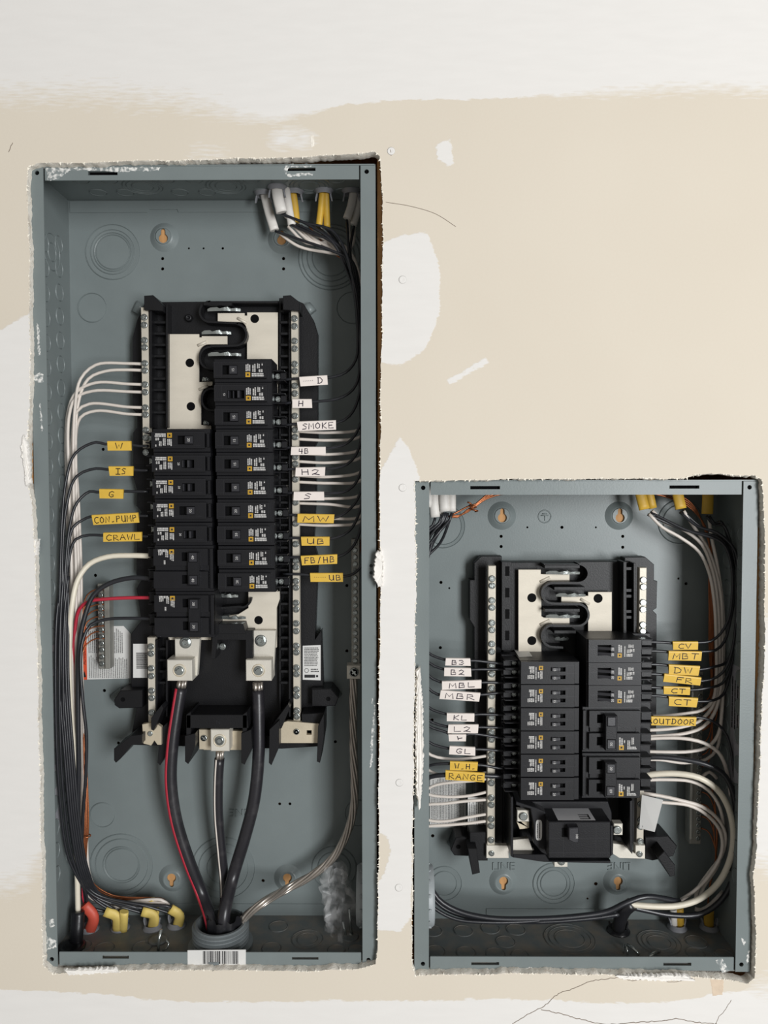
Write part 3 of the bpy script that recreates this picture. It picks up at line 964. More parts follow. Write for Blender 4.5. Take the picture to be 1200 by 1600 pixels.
# plaster and paint smears on the flanges
SMEAR = mat('thin_plaster_smear', '#7d8484', .8, 0, .12, 260, .4, 500, color2='#dddcd8', lo=.42, hi=.6)
for k, (root, pts) in enumerate((
    (encL, [(72, 262), (145, 261), (250, 261), (248, 266), (180, 269), (150, 266), (110, 266), (90, 280), (74, 282)]),
    (encL, [(446, 257), (492, 256), (490, 260), (452, 262), (447, 273), (443, 268)]),
    (encL, [(448, 272), (490, 270), (488, 274), (450, 276)]),
    (encL, [(52, 586), (62, 582), (68, 585), (68, 598), (60, 598), (50, 590)]),
    (encL, [(57, 505), (61, 508), (63, 555), (60, 556)]), (encL, [(63, 630), (67, 670), (65, 676), (62, 640)]),
    (encL, [(60, 840), (63, 842), (62, 862), (59, 860)]),
    (encL, [(72, 1462), (88, 1470), (88, 1480), (74, 1484)]), (encL, [(76, 1437), (84, 1436), (86, 1447), (78, 1449)]),
    (encL, [(585, 1100), (587, 1102), (582, 1190), (578, 1200), (580, 1150)]), (encL, [(582, 1090), (583, 1093), (581, 1100), (580, 1098)]),
    (encR, [(806, 1517), (830, 1511), (845, 1516), (842, 1520), (812, 1521)]), (encR, [(1118, 1500), (1128, 1498), (1140, 1518), (1128, 1520)]),
    (encR, [(1168, 1484), (1172, 1486), (1169, 1505), (1166, 1506)]), (encR, [(1158, 1466), (1166, 1470), (1162, 1478)]))):
    top = root is encL and pts[0][1] < 300 or pts[0][1] > 1498
    blob('plaster_smear', pts, .75 if top else -.05, .25, root, SMEAR, 70 + k, .7)
# ------------------------------------------------------------------ panel interiors: black base, bus bars, neutral bars
D_BASE, D_BUS, D_BAR = 72.0, 64.0, 52.0
def arc_px(cx, cy, rx, ry, a0, a1, n=10):
    return [(cx + rx * math.cos(math.radians(a0 + (a1 - a0) * i / n)), cy - ry * math.sin(math.radians(a0 + (a1 - a0) * i / n))) for i in range(n + 1)]
def hole_disc(parent, px, py, dep, r, name='bus_bolt_hole'):  # black disc on the surface, standing in for a shaded hole
    c = P(px, py, dep)
    mb = MB()
    mb.lathe((c.x, dep + DEP0, c.z), (0, -1, 0), [(r, -1.5), (r, .12), (r * .9, .05), (.01, .04)], 20)
    return mb.build(name, BREAKER_DK, parent)
def stab(parent, px0, px1, py, dep=58.0):
    """a bus stab: a folded blade with a wavy front edge"""
    a, b = P(px0, py, dep), P(px1, py, dep)
    L = b.x - a.x
    prof = [(0, 0, 0), (.1, 1.6, -1), (.3, 1.8, -2), (.38, .2, -2.5), (.5, 1.2, -3), (.62, 2.0, -2.4), (.72, .2, -1.6), (.85, .9, -1.2), (1, .2, 0)]
    top = [(a.x + L * t, a.y + dy, a.z + dz) for t, dz, dy in prof]
    bot = [(a.x + L * t, a.y + dy + .6, a.z - 2.4) for t, dz, dy in prof]
    bk = [(x, a.y + 10, z) for x, y, z in top]
    n = len(prof)
    mb = MB()
    mb.add(top + bot + bk, [[i, i + 1, n + i + 1, n + i] for i in range(n - 1)] + [[i, i + 1, 2 * n + i + 1, 2 * n + i] for i in range(n - 1)])
    return mb.build('bus_stab', ZINC, parent)
def dimple(parent, px0, py0, px1, py1, dep):
    a, b = P(px0, py0, dep), P(px1, py1, dep)
    a.y -= .2; b.y -= .2
    return MB().tube([a, b], 1.7, 8, ry=1.3).build('bus_dimple', BUS, parent)
def bar(root, x0, y0, x1, y1, screws, dep=D_BAR, name='neutral_bar', r=3.7, xoff=0.0, x0b=None):
    """a terminal bar between pixel corners; the screws are its sub-parts"""
    a, b, c, d = rect_px(x0, y0, x1, y1, dep)
    mb = MB()
    mb.box(a, b, c, d, dep + DEP0, dep + DEP0 + 9, .5)
    o = mb.build(name, ALU, root)
    mid = (a + b) / 2 + xoff
    for py in screws:
        z = P((x0 + x1) / 2, py, dep).z
        screw(o, (mid, dep + DEP0 - .1, z), r)
    return o
def pairs(y0, y1, pitch, gap, step=0.0):
    out, y = [], y0
    while y < y1:
        out += [y, y + gap]
        y += pitch
        pitch += step
    return out
def sticker(name, pts, dep, parent, material=PAPER, thick=.25):
    return MB().ppoly(pts, dep, dep + thick, 0).build(name, material, parent)

# ---------------- tall panel
intL = thing('panel_interior', 'black plastic breaker base with silver bus bars in the tall panel', 'panel interior', P(345, 1165, 90))
MB().ppoly([(238, 472), (440, 470), (440, 1160), (238, 1160)], D_BASE, 92, .5).build('base_plate', BLACK, intL)
MB().ppoly([(240, 466), (228, 470), (214, 500), (207, 528), (207, 640), (214, 646), (214, 668), (208, 676), (208, 745), (214, 765), (213, 790), (221, 800), (214, 812), (213, 900), (221, 906), (213, 920), (221, 970), (205, 990), (205, 1095), (213, 1108), (205, 1150), (250, 1156)], 76, 92, .5).build('side_wing', BLACK, intL)
MB().ppoly([(436, 466), (452, 464), (474, 474), (490, 500), (496, 520), (496, 688), (490, 700), (494, 760), (490, 850), (497, 872), (492, 1000), (502, 985), (505, 1075), (500, 1128), (436, 1150)], 76, 92, .5).build('side_wing', BLACK, intL)
# end caps and ribbed channels beside the bus bars
for side, xa, xb in ((0, 234, 262), (1, 436, 454)):
    for ya, yb_ in (((474, 668), (1000, 1120)) if side == 0 else ((474, 1120),)):
        sh = 9 if ya > 900 and side == 0 else 0
        o = MB().ppoly([(xa + sh, ya), (xa + 3 + sh, ya), (xa + 3 + sh, yb_), (xa + sh, yb_)], 50 if side == 0 else 62, 71.5).build('channel_wall', BLACK, intL)
        MB().ppoly([(xb - 3, ya), (xb, ya), (xb, yb_), (xb - 3, yb_)], 56, 71.5).build('channel_wall', BLACK, intL)
    for k in range(34):
        y = 484 + k * 17.6
        if side == 0 and 655 < y < 1000:
            continue
        MB().ppoly([(xa + 2, y), (xb - 2, y), (xb - 2, y + 4), (xa + 2, y + 4)], 60, 76).build('channel_rib', BLACK, o)
MB().ppoly([(225, 462), (239, 461), (254, 476), (254, 486), (225, 484)], 46, 84, .5).build('end_cap', BLACK, intL)
MB().ppoly([(442, 462), (454, 461), (468, 472), (468, 486), (442, 484)], 46, 84, .5).build('end_cap', BLACK, intL)
# bus bars
bl = MB()
bl.ppoly([(260, 522), (311, 522), (311, 527), (315, 527), (315, 525), (355, 525), (355, 538), (325, 538)] + arc_px(325, 554, 14, 16, 90, 180, 6) + [(311, 597), (332, 596), (332, 602)] +
         arc_px(328, 620, 14, 17, 90, 180, 6) + [(314, 664), (330, 665), (330, 1000), (263, 1000)], D_BUS, D_BUS + 2.5)
o = bl.build('bus_bar', BUS, intL)
hole_disc(o, 296.6, 567, D_BUS, 4.9); hole_disc(o, 298.3, 635, D_BUS, 4.9)
dimple(o, 309, 540, 323, 534, D_BUS); dimple(o, 311, 609, 325, 603, D_BUS)
br = MB()
br.ppoly([(340, 489), (382, 489), (382, 493), (386, 493), (386, 488), (434, 488), (434, 924), (386, 924), (386, 512)] + arc_px(374, 514, 11, 11, 0, 90, 5) + [(340, 503)], D_BUS, D_BUS + 2.5)
o = br.build('bus_bar', BUS, intL)
hole_disc(o, 398, 498, D_BUS, 4.9)
dimple(o, 371, 497, 386, 505, D_BUS)
low = MB()
low.ppoly([(388, 924), (437, 924), (437, 936), (432, 950), (432, 1012), (396, 1012), (394, 985), (380, 975), (345, 975), (345, 964), (372, 960), (388, 950)], D_BUS - 4, D_BUS + 2)
o = low.build('bus_bar', BUS, intL)
hole_disc(o, 404, 969, D_BUS - 4, 4.9)
dimple(o, 375, 976, 390, 984, D_BUS - 4)
for a in ((324, 376, 483), (315, 361, 519), (325, 377, 553), (316, 328, 592), (318, 328, 660), (340, 372, 930), (344, 384, 964)):
    stab(intL, *a)
# curved barriers round the stabs
S1 = [(434, 472), (378, 472), (325, 472)] + arc_px(328, 487, 16, 16, 90, 270, 12) + [(372, 505)] + arc_px(368, 523, 17, 17, 90, -90, 12) + [(330, 541)] + arc_px(328, 559, 16, 17, 90, 270, 12) + [(350, 577)]
MB().wallpath(pxz(S1, 54), 2.2, 54 + DEP0, 74 + DEP0).build('barrier_rib', BLACK, intL)
S2 = [(345, 609)] + arc_px(330, 624, 15, 17, 90, 270, 12) + [(345, 642)]
MB().wallpath(pxz(S2, 54), 2.2, 54 + DEP0, 74 + DEP0).build('barrier_rib', BLACK, intL)
S3 = [(336, 962), (345, 950), (375, 948)] + arc_px(378, 934, 14, 15, -90, 0, 6)
MB().wallpath(pxz(S3, 54), 2.2, 54 + DEP0, 74 + DEP0).build('barrier_rib', BLACK, intL)
MB().ppoly([(318, 472), (362, 472), (362, 477), (318, 477)], 50, 74).build('barrier_rib', BLACK, intL)
screw(intL, P(295, 497, 69), 3.2, 0, 'round', 'boss_post').data = MB().lathe((0, 0, 0), (0, -1, 0), [(4.3, -1), (4, 2), (3, 3), (1.6, 3), (1.4, 1.5), (.01, 1.5)], 18).mesh('boss_post')
for ob in intL.children:
    if ob.name.startswith('boss_post'):
        ob.data.materials.append(BLACK)
# neutral bars with their screws
scr_r = [498, 510, 533, 545, 569, 580, 603, 615, 650, 672, 683, 714, 725, 749, 785, 818, 850, 876, 886, 908, 918, 942, 952, 974, 986, 1009, 1019, 1043, 1053, 1077, 1087, 1110, 1119]
bar(intL, 456.5, 481, 467.5, 1128, scr_r)
scr_l = [496, 508, 532, 543, 568, 579, 601, 613, 637, 648, 672, 684, 707, 718, 743, 755, 779, 790, 815, 826, 848, 872, 905, 940, 975]
bar(intL, 221.5, 480, 232.5, 700, scr_l[:13])
bar(intL, 231, 996, 243, 1132, [1010, 1021, 1044, 1056, 1079, 1090, 1113])
# lower end: lugs, neutral terminal, shrouds
def lug(root, px0, py0, px1, py1, front, back, sr, name='cable_lug', kind='hex', material=LUG, cx=None, cy=None):
    o = MB().pbox(px0, py0, px1, py1, front, back, .8).build(name, material, root)
    c = P(cx or (px0 + px1) / 2, cy or (py0 + py1) / 2, front)
    mb = MB().lathe((c.x, c.y - .1, c.z), (0, -1, 0), [(sr + 1.2, -.2), (sr + 1.2, .5), (sr + .3, .5), (sr, -.5), (sr * .9, -.5), (.01, -.5)], 24)
    mb.build('lug_collar', BRASS, o)
    screw(o, (c.x, c.y + .2, c.z), sr * .85, .3, kind, 'lug_screw')
    return o
for (sx0, sy0, sx1, sy1), (bx, by), (l0, l1, l2, l3) in (((270, 998, 312, 1056), (290, 1004), (261, 1031, 300, 1064)), ((393, 985, 431, 1056), (407.5, 1001), (384, 1031, 424, 1064))):
    s = MB().ppoly([(sx0 + 3, sy0), (sx1, sy0), (sx1 - 4, sy1), (sx0 + 4, sy1)], 52, 60, .5).build('lug_strap', LUG, intL)
    c = P(bx, by, 52)
    MB().lathe((c.x, c.y, c.z), (0, -1, 0), [(6.8, -.3), (6.8, .5), (5, .9), (5, .9)], 24).build('bolt_washer', ZINC, s)
    MB().lathe((c.x, c.y, c.z), (0, -1, 0), [(4.6, .5), (4.6, 3.2), (3.8, 3.8), (2.2, 3.8), (1.6, 2.4), (.01, 2.4)], 6, False).build('hex_bolt', ZINC, s)
    lug(intL, l0, l1, l2, l3, 36, 62, 6.0)
MB().ppoly([(238, 995), (440, 995), (440, 1150), (238, 1150)], 70, 90).build('lower_base', BLACK, intL)
MB().ppoly([(332, 985), (395, 985), (395, 1030), (384, 1030), (384, 1000), (340, 1000), (336, 1030), (330, 1030)], 44, 74).build('shroud', BLACK, intL)
MB().ppoly([(330, 975), (380, 975), (384, 990), (330, 990)], 40, 74).build('shroud_cap', BLACK, intL)
screw(intL, P(348, 1010, 60), 4.0, .4, 'slot', 'mounting_screw')
# neutral shroud box, embossed N
nb = MB()
nb.ppoly([(291, 1117), (386, 1117), (388, 1138), (291, 1138)], 32, 70, .5)
nb.ppoly([(291, 1117), (298, 1112), (298, 1150), (291, 1150)], 32, 70, .3)
nb.ppoly([(379, 1117), (386, 1112), (386, 1150), (379, 1150)], 32, 70, .3)
o = nb.build('neutral_shroud', BLACK, intL)
c = P(341, 1128, 31.9)
fl = Flat(c, (1, 0, 0), (0, 0, 1), .25)
fl.text('N', 0, 0, 4.5)
fl.mb.build('embossed_letter', BLACK_GLOSS, o)
MB().ppoly([(318, 1142), (386, 1142), (386, 1172), (318, 1172)], 50, 56).build('neutral_strap', BRASS, intL)
s = MB().pbox(311, 1140, 331, 1171, 44, 50, .4).build('neutral_strap', BRASS, intL)
screw(s, P(319, 1153, 44), 3.6, .7, 'slot')
lug(intL, 329, 1140, 358, 1174, 30, 52, 6.0, 'neutral_lug')
# fins between the incoming cables (upright dividers, some splayed)
def fin(root, pts, d0=26, d1=78):
    return MB().wallpath(pxz(pts, d0), 1.6, d0 + DEP0, d1 + DEP0).build('divider_fin', BLACK, root)
for pts in ([(178, 1188), (180, 1192)], ):
    pass
MB().ppoly([(178, 1170), (182, 1168), (204, 1150), (222, 1148), (222, 1162), (206, 1164), (188, 1186), (181, 1192), (178, 1188)], 34, 74).build('divider_fin', BLACK, intL)
MB().ppoly([(250, 1140), (262, 1128), (263, 1175), (250, 1196), (246, 1192)], 50, 74).build('divider_fin', BLACK, intL)
MB().ppoly([(236, 1122), (252, 1102), (255, 1108), (240, 1142), (236, 1140)], 36, 74).build('divider_fin', BLACK, intL)
MB().ppoly([(289, 1150), (305, 1146), (305, 1165), (294, 1194), (289, 1190)], 30, 74).build('divider_fin', BLACK, intL)
MB().ppoly([(377, 1146), (392, 1140), (394, 1168), (382, 1195), (377, 1192)], 30, 74).build('divider_fin', BLACK, intL)
MB().ppoly([(421, 1140), (436, 1126), (436, 1168), (424, 1196), (420, 1192)], 30, 74).build('divider_fin', BLACK, intL)
MB().ppoly([(425, 1134), (450, 1100), (453, 1106), (440, 1138), (426, 1142)], 36, 74).build('divider_fin', BLACK, intL)
MB().ppoly([(497, 1135), (506, 1116), (506, 1150), (500, 1192), (495, 1190)], 34, 74).build('divider_fin', BLACK, intL)
MB().ppoly([(205, 1148), (260, 1148), (440, 1150), (500, 1146), (502, 1166), (440, 1170), (205, 1164)], 62, 78).build('lower_rail', BLACK, intL)
MB().ppoly([(471, 1116), (506, 1114), (500, 1132), (472, 1132)], 48, 76).build('shroud', BLACK, intL)
pl = MB().ppoly([(222, 1132), (232, 1130), (243, 1130), (252, 1136), (252, 1164), (246, 1164), (241, 1157), (236, 1165), (224, 1162)], 46, 52, .3).build('bar_foot', BRASS, intL)
screw(pl, P(235, 1146, 46), 3.0, .7)
pl = MB()
pts = pxz([(437, 1131), (449, 1127), (498, 1131), (497, 1161), (437, 1161)], 46)
sq = pxz([(479, 1141), (487, 1141), (487, 1148), (479, 1148)], 46)
pl.holes(pts, [sq], 46 + DEP0, 52 + DEP0, True)
pl = pl.build('bar_foot', BRASS, intL)
screw(pl, P(463.5, 1143, 46), 3.4, .2, 'round')
# moulded feet screwed to the back
for pts, hx, hy in (([(178, 1094), (188, 1079), (222, 1078), (222, 1106), (186, 1107), (179, 1102)], 192, 1093), ([(487, 1077), (517, 1076), (529, 1090), (524, 1103), (508, 1104), (487, 1104)], 513, 1092)):
    f = MB().ppoly(pts, 62, 92, .8).build('moulded_foot', BLACK, intL)
    hole_disc(f, hx, hy, 62, 2.6, 'foot_hole')
for (a, b), (c, d) in (((178, 1092), (194, 1080)), ((516, 1076), (528, 1090)), ((478, 478), (488, 490)), ((214, 490), (222, 474))):
    p, q = P(a, b, 95), P(c, d, 95)
    MB().tube([p, p.lerp(q, .5), q], 6.5, 12, ry=7).build('pressed_rib', STEEL, encL)
# stickers on the base
st = sticker('barcode_label', [(208, 1006), (230, 1006), (230, 1059), (208, 1059)], 74.5, intL)
c = P(219, 1032, 74.4)
fl = Flat(c, (1, 0, 0), (0, 0, 1), .1)
rng = random.Random(2)
z = 9.0
while z > -9:
    h = rng.uniform(.3, 1.0)
    fl.quad(-4.5, z - h, 8, z)
    z -= h + rng.uniform(.3, .8)
fl.mb.build('bar_lines', PRINT_K, st)
st = sticker('rating_label', [(473, 1009), (501, 1008), (501, 1063), (473, 1062)], 75.5, intL)
c = P(487, 1035, 75.4)
fl = Flat(c, (1, 0, 0), (0, 0, 1), .1)
fl.dashes(-8.5, -5, 8.5, 17.5, 12, random.Random(4), fill=.5)
fl.dashes(-1, -12.5, 8.5, -7.5, 2, random.Random(5), fill=.55)
fl.quad(-8.5, -18, 4, -14.5)
fl.quad(5, -17.5, 7.5, -15)
fl.stroke([(-6 + 2.4 * math.cos(t / 2), -9.5 + 2.4 * math.sin(t / 2)) for t in range(14)], .5)
fl.mb.build('label_print', PRINT_K, st)

# ---------------- short panel
intR = thing('panel_interior', 'black plastic breaker base with silver bus bars in the short panel', 'panel interior', P(885, 1340, 90))
MB().ppoly([(786, 879), (985, 877), (985, 1330), (786, 1330)], D_BASE, 92, .5).build('base_plate', BLACK, intR)
MB().ppoly([(784, 869), (752, 869), (741, 880), (741, 906), (734, 906), (734, 968), (741, 980), (741, 1308), (786, 1320)], 76, 92, .5).build('side_wing', BLACK, intR)
MB().ppoly([(976, 871), (1008, 870), (1022, 882), (1022, 907), (1027, 908), (1026, 950), (1020, 954), (1026, 960), (1025, 1310), (976, 1320)], 76, 92, .5).build('side_wing', BLACK, intR)
MB().ppoly([(734, 1300), (762, 1300), (762, 1345), (738, 1345), (734, 1330)], 56, 80, .6).build('shroud', BLACK, intR)
ch = MB()
ch.ppoly([(784, 878), (799, 878), (799, 1016), (784, 1016)], 58, 76)
o = ch.build('wire_channel', BLACK, intR)
for y in (893, 926.5, 960, 993.5):
    MB().ppoly([(789.5, y - 8), (796, y - 8), (796, y + 7), (789.5, y + 7)], 57.7, 60, 0).build('channel_slot', BREAKER_DK, o)  # black plates on the channel front, painting shaded openings
ch = MB()
ch.ppoly([(974, 878), (979, 878), (979, 1010), (974, 1010)], 52, 76)
ch.ppoly([(990, 880), (993, 880), (993, 1010), (990, 1010)], 56, 76)
o = ch.build('wire_channel', BLACK, intR)
for y in (886, 920, 929, 953, 962, 988):
    MB().ppoly([(977, y), (991, y), (991, y + 5), (977, y + 5)], 60, 76).build('channel_rib', BLACK, o)
bl = MB()
bl.ppoly([(810, 890), (845, 890), (845, 897), (850, 897), (890, 897), (890, 907), (860, 907)] + arc_px(860, 923, 14, 16, 90, 180, 6) + [(846, 963), (850, 965), (890, 965), (890, 975), (860, 975)] + arc_px(860, 991, 14, 16, 90, 180, 6)
         + [(846, 1036), (810, 1036)], D_BUS, D_BUS + 2.5)
o = bl.build('bus_bar', BUS, intR)
hole_disc(o, 831, 934, D_BUS, 5.2); hole_disc(o, 831, 1001, D_BUS, 5.2)
dimple(o, 844, 909, 859, 902, D_BUS); dimple(o, 844, 976, 859, 969, D_BUS)
br = MB()
br.ppoly([(919, 925), (956, 925), (956, 1012), (919, 1012), (919, 952)] + arc_px(908, 952, 11, 11, 0, 90, 5) + [(877, 941), (877, 931), (919, 931)], D_BUS, D_BUS + 2.5)
o = br.build('bus_bar', BUS, intR)
hole_disc(o, 934.5, 935, D_BUS, 5.2)
dimple(o, 907, 936, 921, 944, D_BUS)
for a in ((853, 906, 894), (869, 915, 929), (853, 906, 962), (867, 889, 997)):
    stab(intR, *a)
SR = [(850, 883), (905, 883)] + arc_px(903, 896, 17, 15, 90, -90, 12) + [(866, 911)] + arc_px(864, 927, 17, 16, 90, 270, 12) + [(903, 944)] + arc_px(903, 961, 17, 17, 90, -90, 12) + [(866, 978)] + arc_px(864, 994, 17, 17, 90, 270, 12) + [(880, 1012)]
MB().wallpath(pxz(SR, 54), 2.4, 54 + DEP0, 74 + DEP0).build('barrier_rib', BLACK, intR)
for y, xa, xb in ((886, 851, 906), (920, 866, 914), (954, 851, 906), (988, 866, 900)):
    MB().ppoly([(xa, y - 3), (xb, y - 3), (xb, y + 2), (xa, y + 2)], 52, 74).build('barrier_rib', BLACK, intR)
bar(intR, 762, 884, 774, 1322, [904, 915, 938, 949, 973, 984, 1006, 1018, 1040, 1053, 1075, 1087, 1110, 1121, 1144, 1155, 1179, 1188, 1212, 1223, 1246, 1257, 1279, 1290, 1312])
bar(intR, 997, 887, 1008, 1322, [906, 917, 941, 952, 976, 986, 1009, 1020, 1044, 1055, 1078, 1090, 1112, 1124, 1147, 1158, 1181, 1192, 1216, 1256, 1281, 1291, 1314])
pl = MB().pbox(760, 1321, 795, 1341, 50, 56, .4).build('bar_foot', LUG, intR)
screw(pl, P(768, 1333, 50), 3.2, .5)
pl = MB().ppoly([(958, 1318), (975, 1320), (984, 1330), (993, 1334), (993, 1321), (1008, 1321), (1008, 1342), (968, 1341), (957, 1334)], 46, 54, .4).build('bar_foot', LUG, intR)
screw(pl, P(999, 1334, 46), 3.4, .8)
f = MB().ppoly([(704, 1328), (712, 1309), (722, 1307), (734, 1310), (734, 1338), (710, 1337)], 64, 92, .8).build('moulded_foot', BLACK, intR)
hole_disc(f, 716, 1323, 64, 2.6, 'foot_hole')
MB().ppoly([(731, 1326), (745, 1326), (750, 1364), (738, 1367)], 40, 78, .6).build('divider_fin', BLACK, intR)
f = MB().ppoly([(1008, 1308), (1044, 1306), (1058, 1322), (1052, 1338), (1020, 1345), (1008, 1342)], 60, 92, .8).build('moulded_foot', BLACK, intR)
MB().ppoly([(1028, 1340), (1038, 1330), (1055, 1352), (1054, 1369), (1047, 1370)], 36, 76, .6).build('divider_fin', BLACK, intR)
p, q = P(706, 1322, 95), P(716, 1308, 95)
MB().tube([p, p.lerp(q, .5), q], 6.5, 12, ry=7).build('pressed_rib', STEEL, encR)
# labels on the back
def textlabel(name, pts, dep, parent, lines, seed, vertical=False, material=PAPER, head=None):
    st = sticker(name, pts, dep, parent, material)
    a, b, c, d = rect_px(pts[0][0], pts[0][1], pts[2][0], pts[2][1], dep)
    fl = Flat(((a + b) / 2, dep + DEP0, (c + d) / 2), (1, 0, 0), (0, 0, 1), .1)
    w, h = (b - a) / 2 - 1.5, (d - c) / 2 - 1.5
    fl.dashes(-w, -h, w, h, lines, random.Random(seed), vertical, fill=.42, wmin=.5, wmax=1.9)
    fl.mb.build('label_print', PRINT_K, st)
    return st
textlabel('warning_label', [(672, 1212), (728, 1208), (728, 1293), (672, 1293)], BACK - .6, encR, 22, 6, True)
textlabel('rating_label', [(731, 1246), (760, 1245), (760, 1299), (731, 1299)], 75, intR, 9, 7, True)
# folded white label standing out by the right-hand bar
st = MB()
a, b, c, d = P(1003, 1242, 44), P(1036, 1250, 34), P(1023, 1300, 36), P(999, 1294, 44)
e, f_ = P(1002, 1248, 44), P(1034, 1256, 34)
st.add([a, b, c, d, a + Vector((0, .4, 0)), b + Vector((0, .4, 0)), c + Vector((0, .4, 0)), d + Vector((0, .4, 0))], [[0, 1, 2, 3], [4, 5, 6, 7], [0, 1, 5, 4], [1, 2, 6, 5], [2, 3, 7, 6], [3, 0, 4, 7]])
st = st.build('folded_label', PAPER, intR)
u = (b - a).normalized(); v = (a - d).normalized()
fl = Flat(d + u * 3 + v * 1.5, u, v, .15)
fl.dashes(0, 0, 12, 2.4, 1, random.Random(8), fill=.8)
fl.mb.build('label_print', PRINT_K, st)
# warning label behind the left ground bar of the tall panel
st = sticker('warning_label', [(127, 979), (193, 978), (204, 990), (204, 1060), (127, 1062)], BACK - .6, encL)
a, b, c, d = rect_px(127, 979, 204, 1062, BACK - .6)
y = BACK - .6 + DEP0
MB().box(a, a + 6.5, c, d, y - .2, y, 0).build('orange_strip', ORANGE, st)
fl = Flat((a, y - .2, c), (1, 0, 0), (0, 0, 1), .12)
fl.text('ADVERTENCIA', 3.4, 36, 3.6, math.pi / 2, sx=1.05)
fl.poly([(1.2, 3), (5.4, 3), (5.4, 4), (3.4, 11), (1.2, 4)])
fl.mb.build('label_heading', PRINT_K, st)
fl = Flat((a, y, c), (1, 0, 0), (0, 0, 1), .1)
fl.dashes(9, 2, b - a - 3, (d - c) * .47, 21, random.Random(9), True, fill=.4, wmin=.6, wmax=2)
fl.dashes(9, (d - c) * .5, b - a - 8, d - c - 2, 19, random.Random(10), True, fill=.4, wmin=.6, wmax=2)
fl.mb.build('label_print', PRINT_K, st)
# crinkled label strip on the left side wall
xw = PAN['L']['x0'] + 1.35
ps = [PX(77, 1004, xw), PX(84, 1003, xw), PX(95, 1290, xw), PX(87, 1302, xw)]
st = MB().add([p + Vector((.15, 0, 0)) for p in ps], [[0, 1, 2, 3]]).build('side_label', PAPER_GREY, encL)
z0, z1 = ps[0].z, ps[2].z
fl = Flat((xw + .2, ps[1].y, ps[0].z), (0, -1, 0), (0, 0, -1), -.15)
rng = random.Random(12)
w = abs(ps[0].y - ps[1].y)
for k in range(60):
    zc = rng.uniform(2, z0 - z1 - 6)
    fl.quad(rng.uniform(0, w * .3), zc, rng.uniform(w * .5, w), zc + rng.uniform(.4, 1.6))
fl.mb.build('label_print', PRINT_K, st)
# grey printed strip on the right side wall of the short panel
xw = PAN['R']['x1'] - 1.35
ps = [PX(1143, 1036, xw), PX(1158, 1036, xw), PX(1156, 1230, xw), PX(1143, 1230, xw)]
ymin = min(p.y for p in ps); ymax = max(p.y for p in ps)
st = MB().add([(xw - .15, ymax, ps[0].z), (xw - .15, ymin, ps[0].z), (xw - .15, ymin, ps[2].z), (xw - .15, ymax, ps[2].z)], [[0, 1, 2, 3]]).build('side_label', PAPER_GREY, encR)
fl = Flat((xw - .2, ymax, ps[2].z), (0, -1, 0), (0, 0, 1), .15)
fl.dashes(3, 60, ymax - ymin - 3, ps[0].z - ps[2].z - 5, 3, random.Random(13), True, fill=.4, wmin=1, wmax=9)
fl.mb.build('label_print', PRINT_K, st)
# LINE embossed on the back plates, ground symbol
def emboss(px, py, s, h, flip, parent):
    c = P(px, py, BACK)
    vs_, fs_ = text2d(s)
    mb = MB()
    k = -1 if flip else 1
    for f in fs_:
        pass
    pts = [(c.x + x * h * k, c.z + y * h * k) for x, y in vs_]
    n = len(pts)
    mb.add([(x, c.y - 1.3, z) for x, z in pts] + [(x, c.y, z) for x, z in pts], [list(f) for f in fs_])
    cnt = {}
    for f in fs_:
        for i in range(len(f)):
            e = (f[i], f[(i + 1) % len(f)])
            cnt[tuple(sorted(e))] = cnt.get(tuple(sorted(e)), 0) + 1
    mb.add([(x, c.y - 1.3, z) for x, z in pts] + [(x, c.y, z) for x, z in pts], [[a_, b_, b_ + n, a_ + n] for (a_, b_), q_ in cnt.items() if q_ == 1])
    return mb.build('embossed_word', STEEL, parent)
emboss(787, 1353, 'LINE', 9.5, False, encR)
emboss(967, 1353, 'LINE', 9.5, True, encR)
emboss(376, 1270, 'LINE', 9.5, True, encL)
c = P(851, 807, BACK)
mb = MB()
mb.tube([(c.x + 7.4 * math.cos(t * math.pi / 12), c.y - .2, c.z + 7.4 * math.sin(t * math.pi / 12)) for t in range(25)], .7, 6)
for (x0, z0, x1, z1) in ((-4.5, 1.2, 4.5, 1.2), (-3, 3.2, 3, 3.2), (0, 1, 0, -5)):
    mb.tube([(c.x + x0, c.y - .2, c.z + z0), (c.x + x1, c.y - .2, c.z + z1)], .6, 6)
mb.build('ground_symbol', STEEL, encR)
# ------------------------------------------------------------------ circuit breakers
D_FACE = 14.0
def face_print(root, fx, fz, flip, key, cols, logo, script=None):
    k = -1 if flip else 1
    def fl(y): return Flat((0, y, 0), (k, 0, 0), (0, 0, k), .06)
    f = fl(0)
    rng = random.Random(key[1] if isinstance(key, tuple) and isinstance(key[1], int) else 5)
    for (a0, b0, a1, b1, n) in cols:
        f.dashes(a0, b0, a1, b1, n, rng, True, fill=.72, wmin=.5, wmax=1.3)
    if script:
        f.dashes(*script, 2, rng, False, fill=.8, wmin=.9, wmax=1.5)
    f.mb.build('printed_text', PRINT_W, root, local=True, key=('print',) + key)
    q = fl(0)
    la, lb, ls = logo
    q.quad(la - ls / 2, lb - ls / 2, la + ls / 2, lb + ls / 2)
    o = q.mb.build('printed_logo', PRINT_Y, root, local=True, key=('logo',) + key)
    q = fl(0)
    s = ls * .22
    q.quad(la - s, lb - s, la + s, lb + s, 2)
    for (a0, b0, a1, b1) in ((-.38, -.38, .38, -.32), (-.38, .32, .38, .38), (-.38, -.38, -.32, .38), (.32, -.38, .38, .38)):
        q.quad(la + a0 * ls, lb + b0 * ls, la + a1 * ls, lb + b1 * ls, 2)
    q.mb.build('logo_mark', PRINT_K, o, local=True, key=('logomark',) + key)
